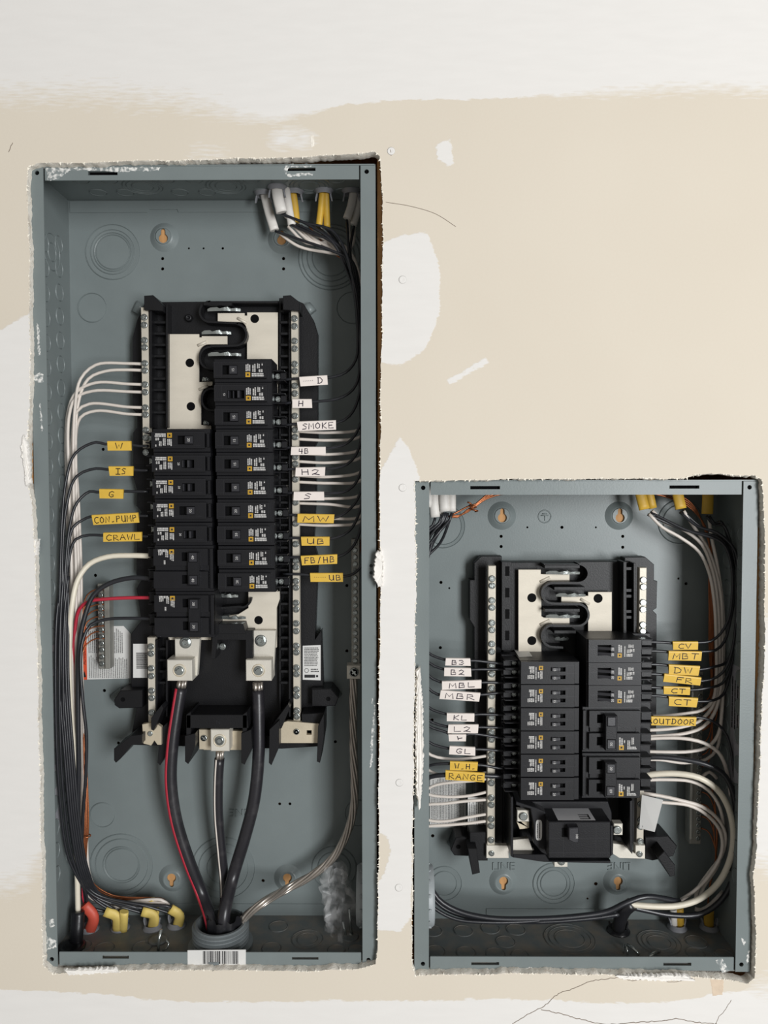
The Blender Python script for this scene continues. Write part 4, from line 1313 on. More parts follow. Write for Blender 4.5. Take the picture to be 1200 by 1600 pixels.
def terminal(root, flip, u0, u1, vs, key, wide=8.5, metal=ZINC, front=20):
    """open end with clamp screws; u0..u1 along the breaker, one screw at each v"""
    k = -1 if flip else 1
    mb = MB()
    def bx(m, a0, a1, b0, b1, y0, y1, ch=.4):
        m.box(k * a0, k * a1, k * b0, k * b1, y0, y1, ch)
    for b0 in [v + s for v in vs for s in (-wide / 2 - 1.4, wide / 2)]:
        bx(mb, u0 - .5, u1, b0, b0 + 1.4, front - 2, 48)
    if key[0] == 'single':
        bx(mb, u0 - .5, u1 - 4, min(vs) - wide / 2, max(vs) + wide / 2, 42, 48)
    else:
        hh = 12.3 if key[0] == 'tandem' else 25.0
        bx(mb, u0 - .5, u1 + (4 if not flip else 1), -hh, hh, 35.5, 48)
    mb.build('terminal_housing', BREAKER, root, local=True, key=('thouse',) + key)
    for v in vs:
        c = MB()
        out_ = key[0] == 'single' and flip
        bx(c, u0 + .8, u0 + (11.5 if out_ else 6.5), v - wide * .36, v + wide * .36, front + 8, 42, .6)
        o = c.build('terminal_clamp', metal, root, local=True, key=('tclamp', v, wide) + key)
        me = screw_mesh(min(3.4, wide * .44))
        s = bpy.data.objects.new('terminal_screw', me)
        s.location = (k * (u0 + (7.2 if out_ else 3.6)) * .001, (front + 7.6) * .001, k * v * .001)
        s.rotation_euler = (0, R.uniform(0, 3), 0)
        linkobj(s, o)
        if out_:
            continue
        c = MB()
        bx(c, u0 + 6.6, u1 + 1, v - wide * .42, v + wide * .42, front + 4, front + 6, .5)
        c.build('wire_guard', BREAKER, root, local=True, key=('tguard', v, wide) + key)
def breaker_origin(px, py):
    return P(px, py, D_FACE)
FRAME_ = lambda: None
def face_frame(mb, u0, u1, v0, v1, slots, y0, y1):
    """raised face with real openings"""
    mb.holes([(u0, v0), (u1, v0), (u1, v1), (u0, v1)], slots, y0, y1)
def rct(u0, v0, u1, v1):
    return [(u0, v0), (u1, v0), (u1, v1), (u0, v1)]

def single_breaker(px, py, side, state, amps, label, group):
    """one-pole breaker; side 'R' has its terminal on the right. state A: handle thrown right, B: left"""
    flip = side == 'L'
    k = -1 if flip else 1
    root = thing('circuit_breaker', label, 'breaker', breaker_origin(px, py), group)
    key = ('single', 1 if flip else 0, state)
    # slot and handle are laid out in the picture's own left/right
    sx = (-20.5, .5) if side == 'R' else (-2.5, 12.8)
    if side == 'R':
        s0, s1, v0, v1 = (-18.8, -2.8, -5.2, 4.8) if state == 'A' else (-14, 4.0, -5.6, 3.2)
    else:
        s0, s1, v0, v1 = (-4.5, 12.2, -4.6, 4.8) if state == 'A' else (-.8, 12.6, -4.6, 4.2)
    b = MB()
    b.box(k * -29, k * 33, -12.45, 12.45, 6.5, 48, .5)
    f0, f1 = (-28.2, 28.2) if side == 'R' else (-33.0, 24.4)
    face_frame(b, f0, f1, -8.7, 8.7, [rct(s0, v0, s1, v1)], 0, 6.6)
    b.box(k * -29, k * -26, -7.5, 7.5, 2.2, 8, .4)
    b.build('body', BREAKER, root, local=True, key=key + ('body',))
    # faint moulded lines on the face
    g = Flat((0, 0, 0), (1, 0, 0), (0, 0, 1), .04)
    for a0, b0, a1, b1 in ((f0 + 2, -5.9, s0 - 1, -5.75), (s1 + 1, -5.9, 5.0 * k if side == 'R' else s1 + 8, -5.75), (f1 - .6, -8.4, f1 - .45, 8.4), (f0 + .4, -8.4, f0 + .55, 8.4), (f0 + 8, -8, f0 + 8.15, 8), (f0, 8.2, f1, 8.35)):
        g.quad(min(a0, a1), b0, max(a0, a1), b1)
    g.mb.build('moulded_lines', HANDLE, root, local=True, key=key + ('lines',))
    MB().box(s0, s1, v0, v1, 6.2, 6.8, 0).build('handle_slot', BREAKER_DK, root, local=True, key=key + ('slot',))
    h = MB()
    if state == 'A':
        h.box(s1 - 8.6, s1 - .3, v0 + .6, v1 - .6, -1.8, 8, .5)
        h.box(s0 + 5.4, s0 + 7.4, v0 + .6, v1 - .6, 4.6, 8, .4)
        tx, ty = s1 - 4.4, -1.8
    else:
        h.box(s0 + .6, s0 + 1.8, v0 + .5, v1 - .5, -1.0, 8, .3)
        h.prism([(s0 + 2, 0), (s0 + 7, -0), (s0 + 7, 0)], 0, 0) if False else None
        h.box(s1 - 7.2, s1 - 4.6, v0 + .5, v1 - .5, -2.6, 8, .6)
        h.box(s0 + 5.4, s0 + 6.4, v0 + .5, v1 - .5, 1.5, 8, .3)
        tx, ty = s0 - 3.4, 0.0
    ho = h.build('handle', HANDLE, root, local=True, key=key + ('handle',))
    t = Flat((0, ty, 0), (1, 0, 0), (0, 0, 1), .06)
    t.text(amps, tx, (v0 + v1) / 2, 2.7 if state == 'A' else 2.3, math.pi / 2 * (1 if side == 'R' else -1))
    t.mb.build('amp_number', PRINT_W, ho, local=True, key=key + ('num', amps))
    if side == 'R':
        cols = [(6, -1.5, 11.6, 6.5, 3), (13.2, -2.5, 17.2, 6.8, 2), (18.2, 1.5, 21.6, 6.8, 2), (20, -2.8, 24.8, .8, 2), (23.2, 4.6, 24.8, 6.8, 1)]
        face_print(root, 0, 0, False, ('single', 21), cols, (8.4, -5.2, 4.9), (12.6, -7.6, 25.4, -3.6))
    else:
        cols = [(11, -1.5, 16.2, 6.5, 3), (17.6, -2.5, 21, 6.8, 2), (22, 1.0, 25.2, 6.8, 2), (24.5, -2.8, 29.2, .8, 2), (27.5, 4.6, 29.2, 6.8, 1)]
        face_print(root, 0, 0, True, ('single', 22), cols, (13.2, -5.2, 4.9), (17.4, -7.6, 29.6, -3.6))
    terminal(root, flip, 33, 45, [-3.6], ('single', flip), 9.0)
    return root

def double_breaker(px, py, side, amps, label, group, tie_u, slot_u, blank_top=False, logo_low=False):
    flip = side == 'L'
    k = -1 if flip else 1
    root = thing('circuit_breaker', label, 'breaker', breaker_origin(px, py), group)
    key = ('double', 1 if flip else 0, amps, blank_top)
    b = MB()
    b.box(k * -31, k * 33, -25.1, 25.1, 5, 48, .5)
    f0, f1 = (-33.0, 26) if flip else (-24.5, 31)
    for vc in (13.2, -11.4):
        face_frame(b, f0, f1, vc - 9.6, vc + 8.6, [rct(slot_u - 3.2, vc - 4.6, slot_u + 3.2, vc + 4.8)], 0, 5.1)
    b.box(f0 + 1, f1 - 4, -2.2, 4.0, 3.0, 8, .6)
    b.box(k * -31, k * -27.5, -22, 22, 2.0, 8, .4)
    b.build('body', BREAKER, root, local=True, key=key + ('body',))
    s = MB()
    for vc in (13.2, -11.4):
        s.box(slot_u - 3.2, slot_u + 3.2, vc - 4.6, vc + 4.8, 4.7, 5.4, 0)
    s.build('handle_slot', BREAKER_DK, root, local=True, key=key + ('slot',))
    h = MB()
    d = -9.0 if not flip else -5.0
    h.box(tie_u - 6.2, tie_u + 6.2, -17.5 if flip else -18.8, 18.2 if flip else 19.4, d, 2.5, .7)
    for vc in (13.2, -11.4):
        h.box(tie_u - 4.4, tie_u + 4.4, vc - 5.4, vc + 5.2, -2.0, 6, .3)
    ho = h.build('handle_tie', BREAKER, root, local=True, key=key + ('tie',))
    for j, vc in enumerate((13.2, -11.4)):
        m = MB().box(tie_u - 4.3, tie_u + 4.1, vc - 4.9, vc + 4.7, d - .7, d + .4, .4)
        hb = m.build('handle', HANDLE, root, local=True, key=key + ('hand', j))
        m = MB().box(tie_u - 5.0, tie_u + 4.6, vc - 5.5, vc + 5.3, d - .15, d + .3, .1)
        m.build('handle_window', BREAKER_DK, hb, local=True, key=key + ('win', j))
        if not (blank_top and j == 0):
            t = Flat((0, d - .7, 0), (1, 0, 0), (0, 0, 1), .06)
            t.text(amps, tie_u - .2, vc, 2.9, math.pi / 2 * (-1 if flip else 1))
            t.mb.build('amp_number', PRINT_W, hb, local=True, key=key + ('num', j))
    if flip:
        cols = [(11, -21.2 + 2.5, 15.6, -8.5, 3), (17, -20, 20.5, -12.5, 2), (20, -9.5, 22.5, -4.5, 1), (23, -20.2, 28, -14.5, 3)]
        face_print(root, 0, 0, True, ('double', 31), cols, (13.2, -18.6, 5), (18, -21.4, 28.6, -18.6))
    else:
        cols = [(8, -16, 12.6, -7, 2), (13.2, -13.5, 15, -9.5, 1), (17, -18, 20.5, -10, 2), (21.5, -15, 24.5, -6.5, 2)]
        face_print(root, 0, 0, False, ('double', 32), cols, (10.6, -18.4, 5), (17, -20.6, 27.5, -17.4))
    terminal(root, flip, 33, 45 if flip else 50, [9.0, -15.5], ('double', flip), 11.0, HANDLE if flip else HANDLE)
    return root

def tandem_breaker(px, py, side, amps, label, group):
    flip = side == 'L'
    k = -1 if flip else 1
    root = thing('circuit_breaker', label, 'breaker', breaker_origin(px, py), group)
    key = ('tandem', 1 if flip else 0, amps)
    b = MB()
    b.box(-32 if flip else -30, 31 if flip else 29, -12.5, 12.5, 4, 48, .4)
    if flip:
        slots = [rct(10.2, 1.4, 16.4, 6.2), rct(10.2, -6.8, 16.4, -2.6)]
        f0, f1 = -31.8, 26
    else:
        slots = [rct(-18.8, -4.8, -4.0, 6.6)]
        f0, f1 = -28.5, 28.5
    face_frame(b, f0, f1, -12.2, 12.2, slots, 0, 4.1)
    if flip:
        b.box(26, 31.6, -12.2, 12.2, 1.2, 6, .4)
    b.build('body', BREAKER, root, local=True, key=key + ('body',))
    g = Flat((0, 0, 0), (1, 0, 0), (0, 0, 1), .04)
    for a0, b0, a1, b1 in (((-31, -.2, -16, -.05), (17, -.6, 29, -.45), (14, 8.3, 26, 8.45), (18, -3, 18.15, 8)) if flip else ((-28, 1.9, -19.5, 2.05), (22, 1.9, 27, 2.05), (-28, -12.0, 28, -11.8))):
        g.quad(a0, b0, a1, b1)
    g.mb.build('moulded_lines', HANDLE, root, local=True, key=key + ('lines',))
    for j, sl in enumerate(slots):
        MB().box(sl[0][0], sl[1][0], sl[0][1], sl[2][1], 3.8, 4.6, 0).build('handle_slot', BREAKER_DK, root, local=True, key=key + ('slot', j))
    for j in (0, 1):
        h = MB()
        vc = (3.9, -5.2)[j] if flip else (3.4, -2.4)[j]
        if flip:
            h.box(1.2, 8.2, vc - 1.9, vc + 2.2, -2.4, 2, .5)
            h.box(5, 10.8, vc - 1.6, vc + 1.9, -1.2, 5, .4)
            tx, ty, th = 4.2, -2.4, 2.5
        else:
            pts = [(-18.2, 2.0), (-4.6, -3.2), (-1.6, -3.2), (-1.6, 3), (-18.2, 4)]
            v0, v1 = (1.4, 4.4) if j == 0 else (-4.6, -1.6)
            h.add([(x, y, v0) for x, y in pts] + [(x, y, v1) for x, y in pts], [[0, 1, 2, 3, 4], [5, 6, 7, 8, 9]] + [[i, (i + 1) % 5, 5 + (i + 1) % 5, 5 + i] for i in range(5)])
            v2 = v0 - .7
            h.box(-5.6, -1.4, v2, v2 + 4.3, -3.4, 1, .3)
            tx, ty, th, vc = -3.5, -3.4, 2.4, v2 + 2.1
        ho = h.build('handle', HANDLE, root, local=True, key=key + ('hand', j))
        t = Flat((0, ty, 0), (1, 0, 0), (0, 0, 1), .06)
        t.text(amps, tx, vc, th, math.pi / 2 * (-1 if flip else 1))
        t.mb.build('amp_number', PRINT_W, ho, local=True, key=key + ('num', j))
    if flip:
        cols = [(8.6, -2.6, 11.4, 7, 2), (12, -1, 14.2, 6, 1), (15, -6.6, 16.6, 7.6, 1), (17.4, -6, 22.5, 1.5, 3), (17.6, 2.4, 25.2, 7.2, 4)]
        face_print(root, 0, 0, True, ('tandem', 41), cols, (10.2, -5.4, 4.4), (17.4, -7.4, 24, -4.4))
    else:
        cols = [(3.6, -1.5, 8.0, 7, 2), (10, -6.4, 11.6, 7.4, 1), (12.8, -2, 17.5, 2.6, 3), (14.4, 3.6, 20.4, 7.2, 4), (17, -1, 21.6, 2.6, 2)]
        face_print(root, 0, 0, False, ('tandem', 42), cols, (5.0, -4.8, 4.4), (12.5, -6.4, 19.5, -3))
    terminal(root, flip, 32 if flip else 29, 47 if flip else 46, [4.6, -5.6], ('tandem', flip), 7.4, BRASS if flip else ZINC, 17)
    return root

ORD = ['first', 'second', 'third', 'fourth', 'fifth', 'sixth', 'seventh', 'eighth', 'ninth', 'tenth']
GR = 'single breakers in the right column of the tall panel'
for i in range(10):
    amps = '15' if i < 6 else '20'
    x = 375 + i * .72
    single_breaker(x, 577.7 + 36.75 * i, 'R', 'B' if i == 1 else 'A', amps, '%s-amp black breaker, %s from the top of the tall panel\'s right column' % (amps, ORD[i]), GR)
for i in range(5):
    single_breaker(284.2 + i * .9, 687.7 + 36.8 * i, 'L', 'A' if i in (0, 3) else 'B', '20', '20-amp black breaker, %s from the top of the tall panel\'s left column' % ORD[i], 'single breakers in the left column of the tall panel')
double_breaker(287.5, 889, 'L', '40', '40-amp double-pole breaker with tied handles in the tall panel', 'double-pole breakers in the tall panel', 11.2, 1.0)
double_breaker(288.8, 961.5, 'L', '30', '30-amp double-pole breaker at the foot of the tall panel\'s left column', 'double-pole breakers in the tall panel', 11.2, 1.0)
for i in range(6):
    a = '15' if i < 5 else '20'
    tandem_breaker(860 - i * .1, 1051.5 + 36.25 * i, 'L', a, '%s-amp tandem breaker, %s from the top of the short panel\'s left column' % (a, ORD[i]), 'tandem breakers in the left column of the short panel')
for i in range(3):
    tandem_breaker(961 - i * .1, 1017.3 + 35.7 * i, 'R', '20', '20-amp tandem breaker, %s from the top of the short panel\'s right column' % ORD[i], 'tandem breakers in the right column of the short panel')
double_breaker(956, 1142, 'R', '30', '30-amp double-pole breaker under the tandem breakers in the short panel', 'double-pole breakers in the short panel', -3.0, -13, True)
double_breaker(955.5, 1214.5, 'R', '60', '60-amp double-pole breaker above the main breaker in the short panel', 'double-pole breakers in the short panel', -3.2, -13)

# main breaker
mbk = thing('main_breaker', '100-amp black main breaker at the foot of the short panel', 'breaker', P(905, 1312, 8))
yf = 6.0
MB().ppoly([(857, 1284), (954, 1284), (954, 1341), (857, 1341)], yf, 66, .8).build('body', BREAKER, mbk)
MB().ppoly([(806, 1252), (838, 1262), (852, 1268), (858, 1284), (858, 1338), (846, 1332), (834, 1318), (834, 1290), (829, 1264), (806, 1258)], 26, 68, .6).build('side_body', BREAKER, mbk)
MB().ppoly([(798, 1245), (802, 1245), (802, 1340), (798, 1338)], 24, 71, .4).build('side_plate', BREAKER, mbk)
MB().ppoly([(984, 1252), (988, 1250), (988, 1335), (984, 1330)], 30, 71, .4).build('side_plate', BREAKER, mbk)
MB().ppoly([(954, 1290), (958, 1290), (958, 1335), (954, 1338)], 12, 66, .4).build('end_flange', BREAKER, mbk)
MB().ppoly([(812, 1252), (950, 1252), (956, 1270), (956, 1284), (812, 1284)], 40, 70, .6).build('back_block', BREAKER, mbk)
MB().ppoly([(802, 1335), (852, 1335), (858, 1345), (954, 1345), (954, 1349), (850, 1347), (802, 1340)], 40, 70, .4).build('lower_lip', BREAKER, mbk)
MB().ppoly([(798, 1313), (826, 1310), (832, 1328), (846, 1330), (850, 1336), (798, 1334)], 50, 56, .4).build('line_strap', LUG, mbk)
# seams on the face
g = Flat(P(905, 1312, yf), (1, 0, 0), (0, 0, 1), .05)
for a0, b0, a1, b1 in ((-33, 1.4, 33, 1.6), (-33, -14.6, 33, -14.4), (-17, -19, -16.8, 18), (18, -19, 18.2, 18)):
    g.quad(a0, b0, a1, b1)
g.mb.build('moulded_lines', HANDLE, mbk)
MB().ppoly([(878, 1294), (904, 1294), (904, 1308), (878, 1308)], yf - .3, yf + .4, 0).build('handle_slot', BREAKER_DK, mbk)
h = MB().ppoly([(889, 1294), (904, 1293), (904, 1317), (897, 1317), (889, 1313)], yf - 10, yf + 2, .8).build('handle', HANDLE, mbk)
t = Flat(P(901.5, 1307, yf - 10), (1, 0, 0), (0, 0, 1), .06)
t.text('100', 0, 0, 2.6, -math.pi / 2)
t.mb.build('amp_number', PRINT_W, h)
# silver label on the sloped top: it lies on the top face of the body
zt_ = P(905, 1284, yf).z
xa, xb = P(873, 1284, yf).x, P(932, 1284, yf).x
st = MB().add([(xa, yf + DEP0 + 3, zt_ + .15), (xb, yf + DEP0 + 3, zt_ + .15), (xb, yf + DEP0 + 40, zt_ + .15), (xa, yf + DEP0 + 40, zt_ + .15)], [[0, 1, 2, 3]]).build('silver_label', PAPER_TOP, mbk)
g = Flat((xb - 8, yf + DEP0 + 6, zt_ + .2), (1, 0, 0), (0, 1, 0), .1)
for k in range(3):
    g.quad(-8, k * 5, 2, k * 5 + 1.6)
g.quad(2, 0, 3.5, 12)
g.mb.build('label_print', PRINT_K, st)
# small upright label on the side body
a, b, c, d = rect_px(837, 1281, 847, 1313, 25.8)
st = MB().prism([((a + b) / 2 + (b - a) / 2 * math.copysign(abs(math.cos(t)) ** .5, math.cos(t)), (c + d) / 2 + (d - c) / 2 * math.copysign(abs(math.sin(t)) ** .5, math.sin(t))) for t in [i * math.pi / 12 for i in range(24)]], 25.7 + DEP0, 26.1 + DEP0).build('oval_label', PAPER, mbk)
g = Flat(((a + b) / 2, 25.7 + DEP0, (c + d) / 2), (1, 0, 0), (0, 0, 1), .06)
g.dashes(-2.2, -9, 2.2, 9, 2, random.Random(3), True, fill=.5, wmin=.8, wmax=2)
g.mb.build('label_print', PRINT_K, st)
l = MB().pbox(808, 1266, 827, 1284, 34, 42, .6).build('line_lug', LUG, mbk)
screw(l, P(817.5, 1275, 34), 4.6, .5, 'slot', 'lug_screw')
MB().ppoly([(804, 1276), (808, 1284), (827, 1284), (827, 1294), (812, 1296)], 40, 46, .4).build('lug_bracket', BRASS, l)
l = MB().pbox(959, 1287, 973, 1305, 34, 44, .6).build('line_lug', LUG, mbk)
screw(l, P(964, 1296, 34), 4.6, .2, 'slot', 'lug_screw')
l = MB().pbox(866, 1343, 887, 1355, 52, 64, .6).build('neutral_lug', LUG, mbk)
screw(l, P(877, 1346, 52), 4.0, .9, 'slot', 'lug_screw')
# small pale label lying on the top of the left column's first breaker
tb0 = [o for o in col.objects if o.get('label', '').startswith('15-amp tandem breaker, first')][0]
ztop = root_mm(tb0).z + 12.6
q = [PZ(802.6, 1014, ztop), PZ(824, 1014, ztop), PZ(832, 1026, ztop), PZ(811, 1027, ztop)]
st = MB().add([v_ + Vector((0, 0, .15)) for v_ in q], [[0, 1, 2, 3]]).build('top_label', PAPER, tb0)
# ------------------------------------------------------------------ wires, cables and what holds them
def wp(pts):
    return [P(a, b, c) for a, b, c in pts]
def wire(name, pts, r, material, label, group=None, n=8, step=6.0, cat='wire'):
    pth = catmull(wp(pts), step)
    mb = MB().tube(pth, r, n)
    o = mb.build(name, material, None, pth[0])
    return tagp(o, label, cat, group)
def marker(w, x0, y0, x1, y1, tilt, dep, text, material, ink, tx=(.12, .88), ty=(.18, .8), seed=0, pen=1.0):
    """a folded tape flag round the wire, written on by hand"""
    c = P((x0 + x1) / 2, (y0 + y1) / 2, dep)
    W = (P(x1, y0, dep).x - P(x0, y0, dep).x)
    H = abs(P(x0, y0, dep).z - P(x0, y1, dep).z)
    t = math.radians(tilt)
    u, v = Vector((math.cos(t), 0, math.sin(t))), Vector((-math.sin(t), 0, math.cos(t)))
    top, bot = H / 2, -H / 2
    prof = [(bot, -.7), (top - 1.6, -1.9), (top - .6, -1.8), (top, -.9), (top + .1, .4), (top - .5, 1.5), (top - 1.8, 1.7), (bot, .1)]
    mb = MB()
    rng = random.Random(seed + 100)
    e0, e1 = rng.uniform(-.5, .5), rng.uniform(-.5, .5)
    n = len(prof)
    vs = []
    for s in (-1, 1):
        for a, y in prof:
            sk = (e0 if s < 0 else e1) * a / H * 2
            vs.append(c + u * (s * W / 2 + sk) + v * a + Vector((0, y, 0)))
    mb.add(vs, [list(range(n)), list(range(n, 2 * n))] + [[i, (i + 1) % n, n + (i + 1) % n, n + i] for i in range(n)])
    o = mb.build('marker_tag', material, w)
    p0 = c + v * bot + Vector((0, -.7, 0))
    p1 = c + v * (top - 1.6) + Vector((0, -1.9, 0))
    vv = (p1 - p0).normalized()
    fl = Flat(p0, u, vv, .09)
    L = (p1 - p0).length + 1.0
    handwrite(fl, text, -W / 2 + W * tx[0], L * ty[0], -W / 2 + W * tx[1], L * ty[1], pen, rng)
    if tx[0] > .5:                         # faint machine print left of the hand lettering
        for k_ in range(6):
            x_ = -W / 2 + W * (.12 + .065 * k_)
            fl.stroke([(x_, L * .52), (x_ + .5, L * .6), (x_ + .8, L * .5)], .3)
    fl.mb.build('handwriting', ink, o)
    return o
def sheath(name, pts, rx, ry, material, label, group=None, cat='cable'):
    pth = catmull(wp(pts), 4.0)
    mb = MB().tube(pth, rx, 14, ry=ry, ref=(0, 1, 0))
    return tagp(mb.build(name, material, None, pth[0]), label, cat, group)
def clamp(pos, up, label, group, s=1.0, material=GREYPL):
    """push-in plastic cable connector: collar, rim and two split flaps"""
    up = Vector(up)
    root = thing('cable_connector', label, 'connector', pos, group)
    MB().lathe(pos, up, [(8.6 * s, -1), (11.5 * s, -.5), (11.8 * s, 1.2), (10 * s, 2), (9.4 * s, 5), (8.2 * s, 5.2), (8 * s, 1), (.01, .6)], 24).build('collar', material, root)
    for sg in (-1, 1):
        m = MB()
        q = Vector(pos) + Vector((sg * 6.2 * s, 0, 0))
        pts = [(-3.2 * s, 4), (3.2 * s, 4), (2.8 * s, 10), (0, 12.5), (-2.8 * s, 10)]
        a = [q + Vector((sg * (h * .22), x, 0)) + up * h for x, h in pts]
        b = [p + Vector((sg * 1.6, 0, 0)) for p in a]
        m.add(a + b, [list(range(5)), list(range(5, 10))] + [[i, (i + 1) % 5, 5 + (i + 1) % 5, 5 + i] for i in range(5)])
        m.build('flap', material, root)
    return root

# ---- tall panel: cables through the top
ztL = PAN['L']['zt'] - 1.3
TOPC = [((433, 291), 'under the white cable'), ((412, 300), 'leftmost of the row'), ((460, 298), 'on the single yellow cable'), ((506, 297), 'on the yellow cable pair'), ((549, 297), 'in the right corner')]
topd = []
for (px, py), where in TOPC:
    c = PZ(px, py, ztL)
    topd.append(c)
    clamp(c, (0, 0, -1), 'grey plastic cable connector in the tall panel\'s top, %s' % where, 'connectors in the top of the tall panel', .92)
def dep_of(p): return p.y - DEP0
d0 = [dep_of(c) for c in topd]
sheath('cable_jacket', [(432, 284, d0[0] - 3), (434, 306, d0[0] - 4), (440, 332, d0[0] - 4)], 6.2, 3.4, JK_WHT, 'white cable jacket hanging in front, top of the tall panel', 'cable jackets at the top of the tall panel')
sheath('cable_jacket', [(446, 290, d0[0] + 5), (452, 330, d0[0] + 4), (456, 352, d0[0] + 2)], 4.5, 3.0, JK_WHT, 'white cable jacket behind the front one, top of the tall panel', 'cable jackets at the top of the tall panel')
sheath('cable_jacket', [(413, 300, d0[1]), (420, 330, d0[1]), (429, 360, d0[1] - 2)], 5.2, 3.0, JK_WHT, 'leftmost white cable jacket, top of the tall panel', 'cable jackets at the top of the tall panel')
sheath('cable_jacket', [(456, 298, d0[2]), (460, 325, d0[2] + 3), (462, 348, d0[2] + 3)], 5.0, 3.2, JK_YEL, 'single yellow cable jacket, top of the tall panel', 'cable jackets at the top of the tall panel')
sheath('cable_jacket', [(504, 297, d0[3]), (501, 330, d0[3] + 2), (498, 354, d0[3] + 2)], 3.8, 3.2, JK_YEL, 'left one of the yellow jacket pair, top of the tall panel', 'cable jackets at the top of the tall panel')
sheath('cable_jacket', [(509, 297, d0[3]), (510, 330, d0[3] + 4), (511, 356, d0[3] + 4)], 3.8, 3.2, JK_YEL, 'right one of the yellow jacket pair, top of the tall panel', 'cable jackets at the top of the tall panel')
sheath('cable_jacket', [(553, 298, d0[4]), (549, 322, d0[4]), (542, 342, d0[4] - 2)], 4.8, 3.0, JK_WHT, 'white cable jacket ending left in the tall panel\'s top right corner', 'cable jackets at the top of the tall panel')
sheath('cable_jacket', [(561, 300, d0[4] + 4), (558, 330, d0[4] + 4), (552, 352, d0[4] + 4)], 4.2, 3.0, JK_WHT, 'white cable jacket against the flange in the tall panel\'s top right corner', 'cable jackets at the top of the tall panel')

# black hot wires to the right-hand breakers
HOT = [  # tag rect, tilt, text, ink/material, breaker y, bend points right of the tag, tx range
    ((468.6, 587.5, 511.8, 602.5), 3.5, 'D', TAG_W, 594, [(513, 590), (540, 582), (556, 562)], (.6, .85)),
    ((457, 623.5, 487.5, 637.5), 0, 'H', TAG_W, 631, [(488, 628), (536, 620), (557, 600)], (.25, .6)),
    ((465, 657.5, 525, 672.5), 2, 'SMOKE', TAG_W, 665, [(526, 661), (546, 650), (560, 622)], (.1, .95)),
    ((455, 698, 509, 711), 0, '4B', TAG_W, 700, [(510, 701), (543, 692), (561, 668)], (.2, .52)),
    ((462, 730, 508, 744), 1, 'H2', TAG_W, 734, [(509, 733), (543, 725), (561, 700)], (.15, .85)),
    ((459, 768, 506.5, 782), 0, 'S', TAG_W, 771, [(508, 771), (544, 766), (562, 742)], (.3, .6)),
    ((465, 803, 522, 817), -1, 'MW', TAG_Y, 804, [(523, 809), (546, 796), (563, 770)], (.1, .9)),
    ((471, 838.5, 515, 852.5), 0, 'UB', TAG_Y, 841, [(516, 842), (545, 830), (563, 795)], (.15, .85)),
    ((471, 867, 527, 882), 2.5, 'FB/HB', TAG_Y, 872, [(528, 870), (550, 856), (564, 822)], (.06, .94)),
    ((485, 895, 536, 909), 0, 'UB', TAG_Y, 897, [(537, 901), (556, 894), (570, 872)], (.55, .96)),
]
STARTS = [(440, 334), (452, 350), (430, 361), (463, 350), (498, 356), (511, 358), (542, 344), (553, 354), (444, 336), (508, 356)]
TAGCOL = {TAG_W.name: 'white', TAG_Y.name: 'yellow'}
for i, (rc, tilt, text, tm, yb, bend, tx) in enumerate(HOT):
    sx, sy = STARTS[i]
    dd = 34 + (i % 5) * 5
    far = bend[-1]
    jx = (i % 4) * 3.0
    pts = [(sx, sy, 58), (sx + (545 - sx) * .35, sy + 14, 52), (sx + (545 - sx) * .75, sy + 26 + i * 2, 46), (543 + jx, 402 + i * 3, dd), (553 + jx, 450 + i, dd), (559 + jx, 520, dd)]
    if far[1] - 560 > 90:
        pts.append((564 + jx * .7, (520 + far[1]) / 2, dd))
    pts += [(far[0], far[1], 44), (bend[1][0], bend[1][1], 45), (bend[0][0], bend[0][1], 46), ((rc[0] + 450) / 2, yb - 1 + (bend[0][1] - yb) * .3, 47), (442, yb, 48)]
    pts = [p for k, p in enumerate(pts) if not (5 <= k < len(pts) - 5 and p[1] > far[1] - 20)]
    lab = 'black wire with a %s tag reading %s, right side of the tall panel' % (TAGCOL[tm.name], text)
    if i == 7: lab = 'black wire with a yellow tag reading UB, just under the MW tag'
    if i == 9: lab = 'black wire with a yellow tag reading UB, lowest tag right of the breakers'
    w = wire('hot_wire', pts, 1.55, W_BLACK, lab, 'tagged hot wires of the tall panel')
    m_ = marker(w, *rc, tilt, 43.5, text, tm, INK_P, tx, seed=i)
# white neutrals to the right-hand bar
for i, (yb, ye) in enumerate(((674, 671), (686, 683), (708, 703), (721, 716), (743, 738), (753, 752), (777, 774), (786, 791), (808, 808), (819, 816))):
    sx, sy = ((446, 338), (470, 352), (432, 361), (458, 352), (466, 352), (500, 356), (512, 358), (545, 344), (554, 354), (450, 354))[i]
    k = i % 5
    vis = i in (0, 1, 2, 3, 5)
    pts = [(sx, sy, 60), (sx + (548 - sx) * .3, sy + 22 + k, 60), (sx + (548 - sx) * .7, sy + 42 - k * 4, 62), (546, 412 - k * 5, 62), (564, 440, 62), (572, 500, 66), (576, ye - 60, 66), (574, ye - 16, 62), (562, ye, 58), (515, yb + 2, 58), (464, yb, 57)]
    wire('neutral_wire', pts, 1.75, W_WHITE, 'white wire entering the right neutral bar of the tall panel, %s from the top' % ORD[i], 'neutral wires on the right bar of the tall panel')
for i in range(3):
    wire('ground_wire', [(466 + i * 16, 352, 66), (490 + i * 8, 372, 66), (520, 384 + i * 5, 68), (548, 402 + i * 6, 68), (566, 440, 70), (574, 600, 72), (572, 820, 72), (558, 858 + i * 10, 66)], .9, W_COPPER, 'bare copper wire in the tall panel\'s top right bundle, %s' % ('left strand', 'middle strand', 'right strand')[i], 'bare copper wires at the top of the tall panel', 6)

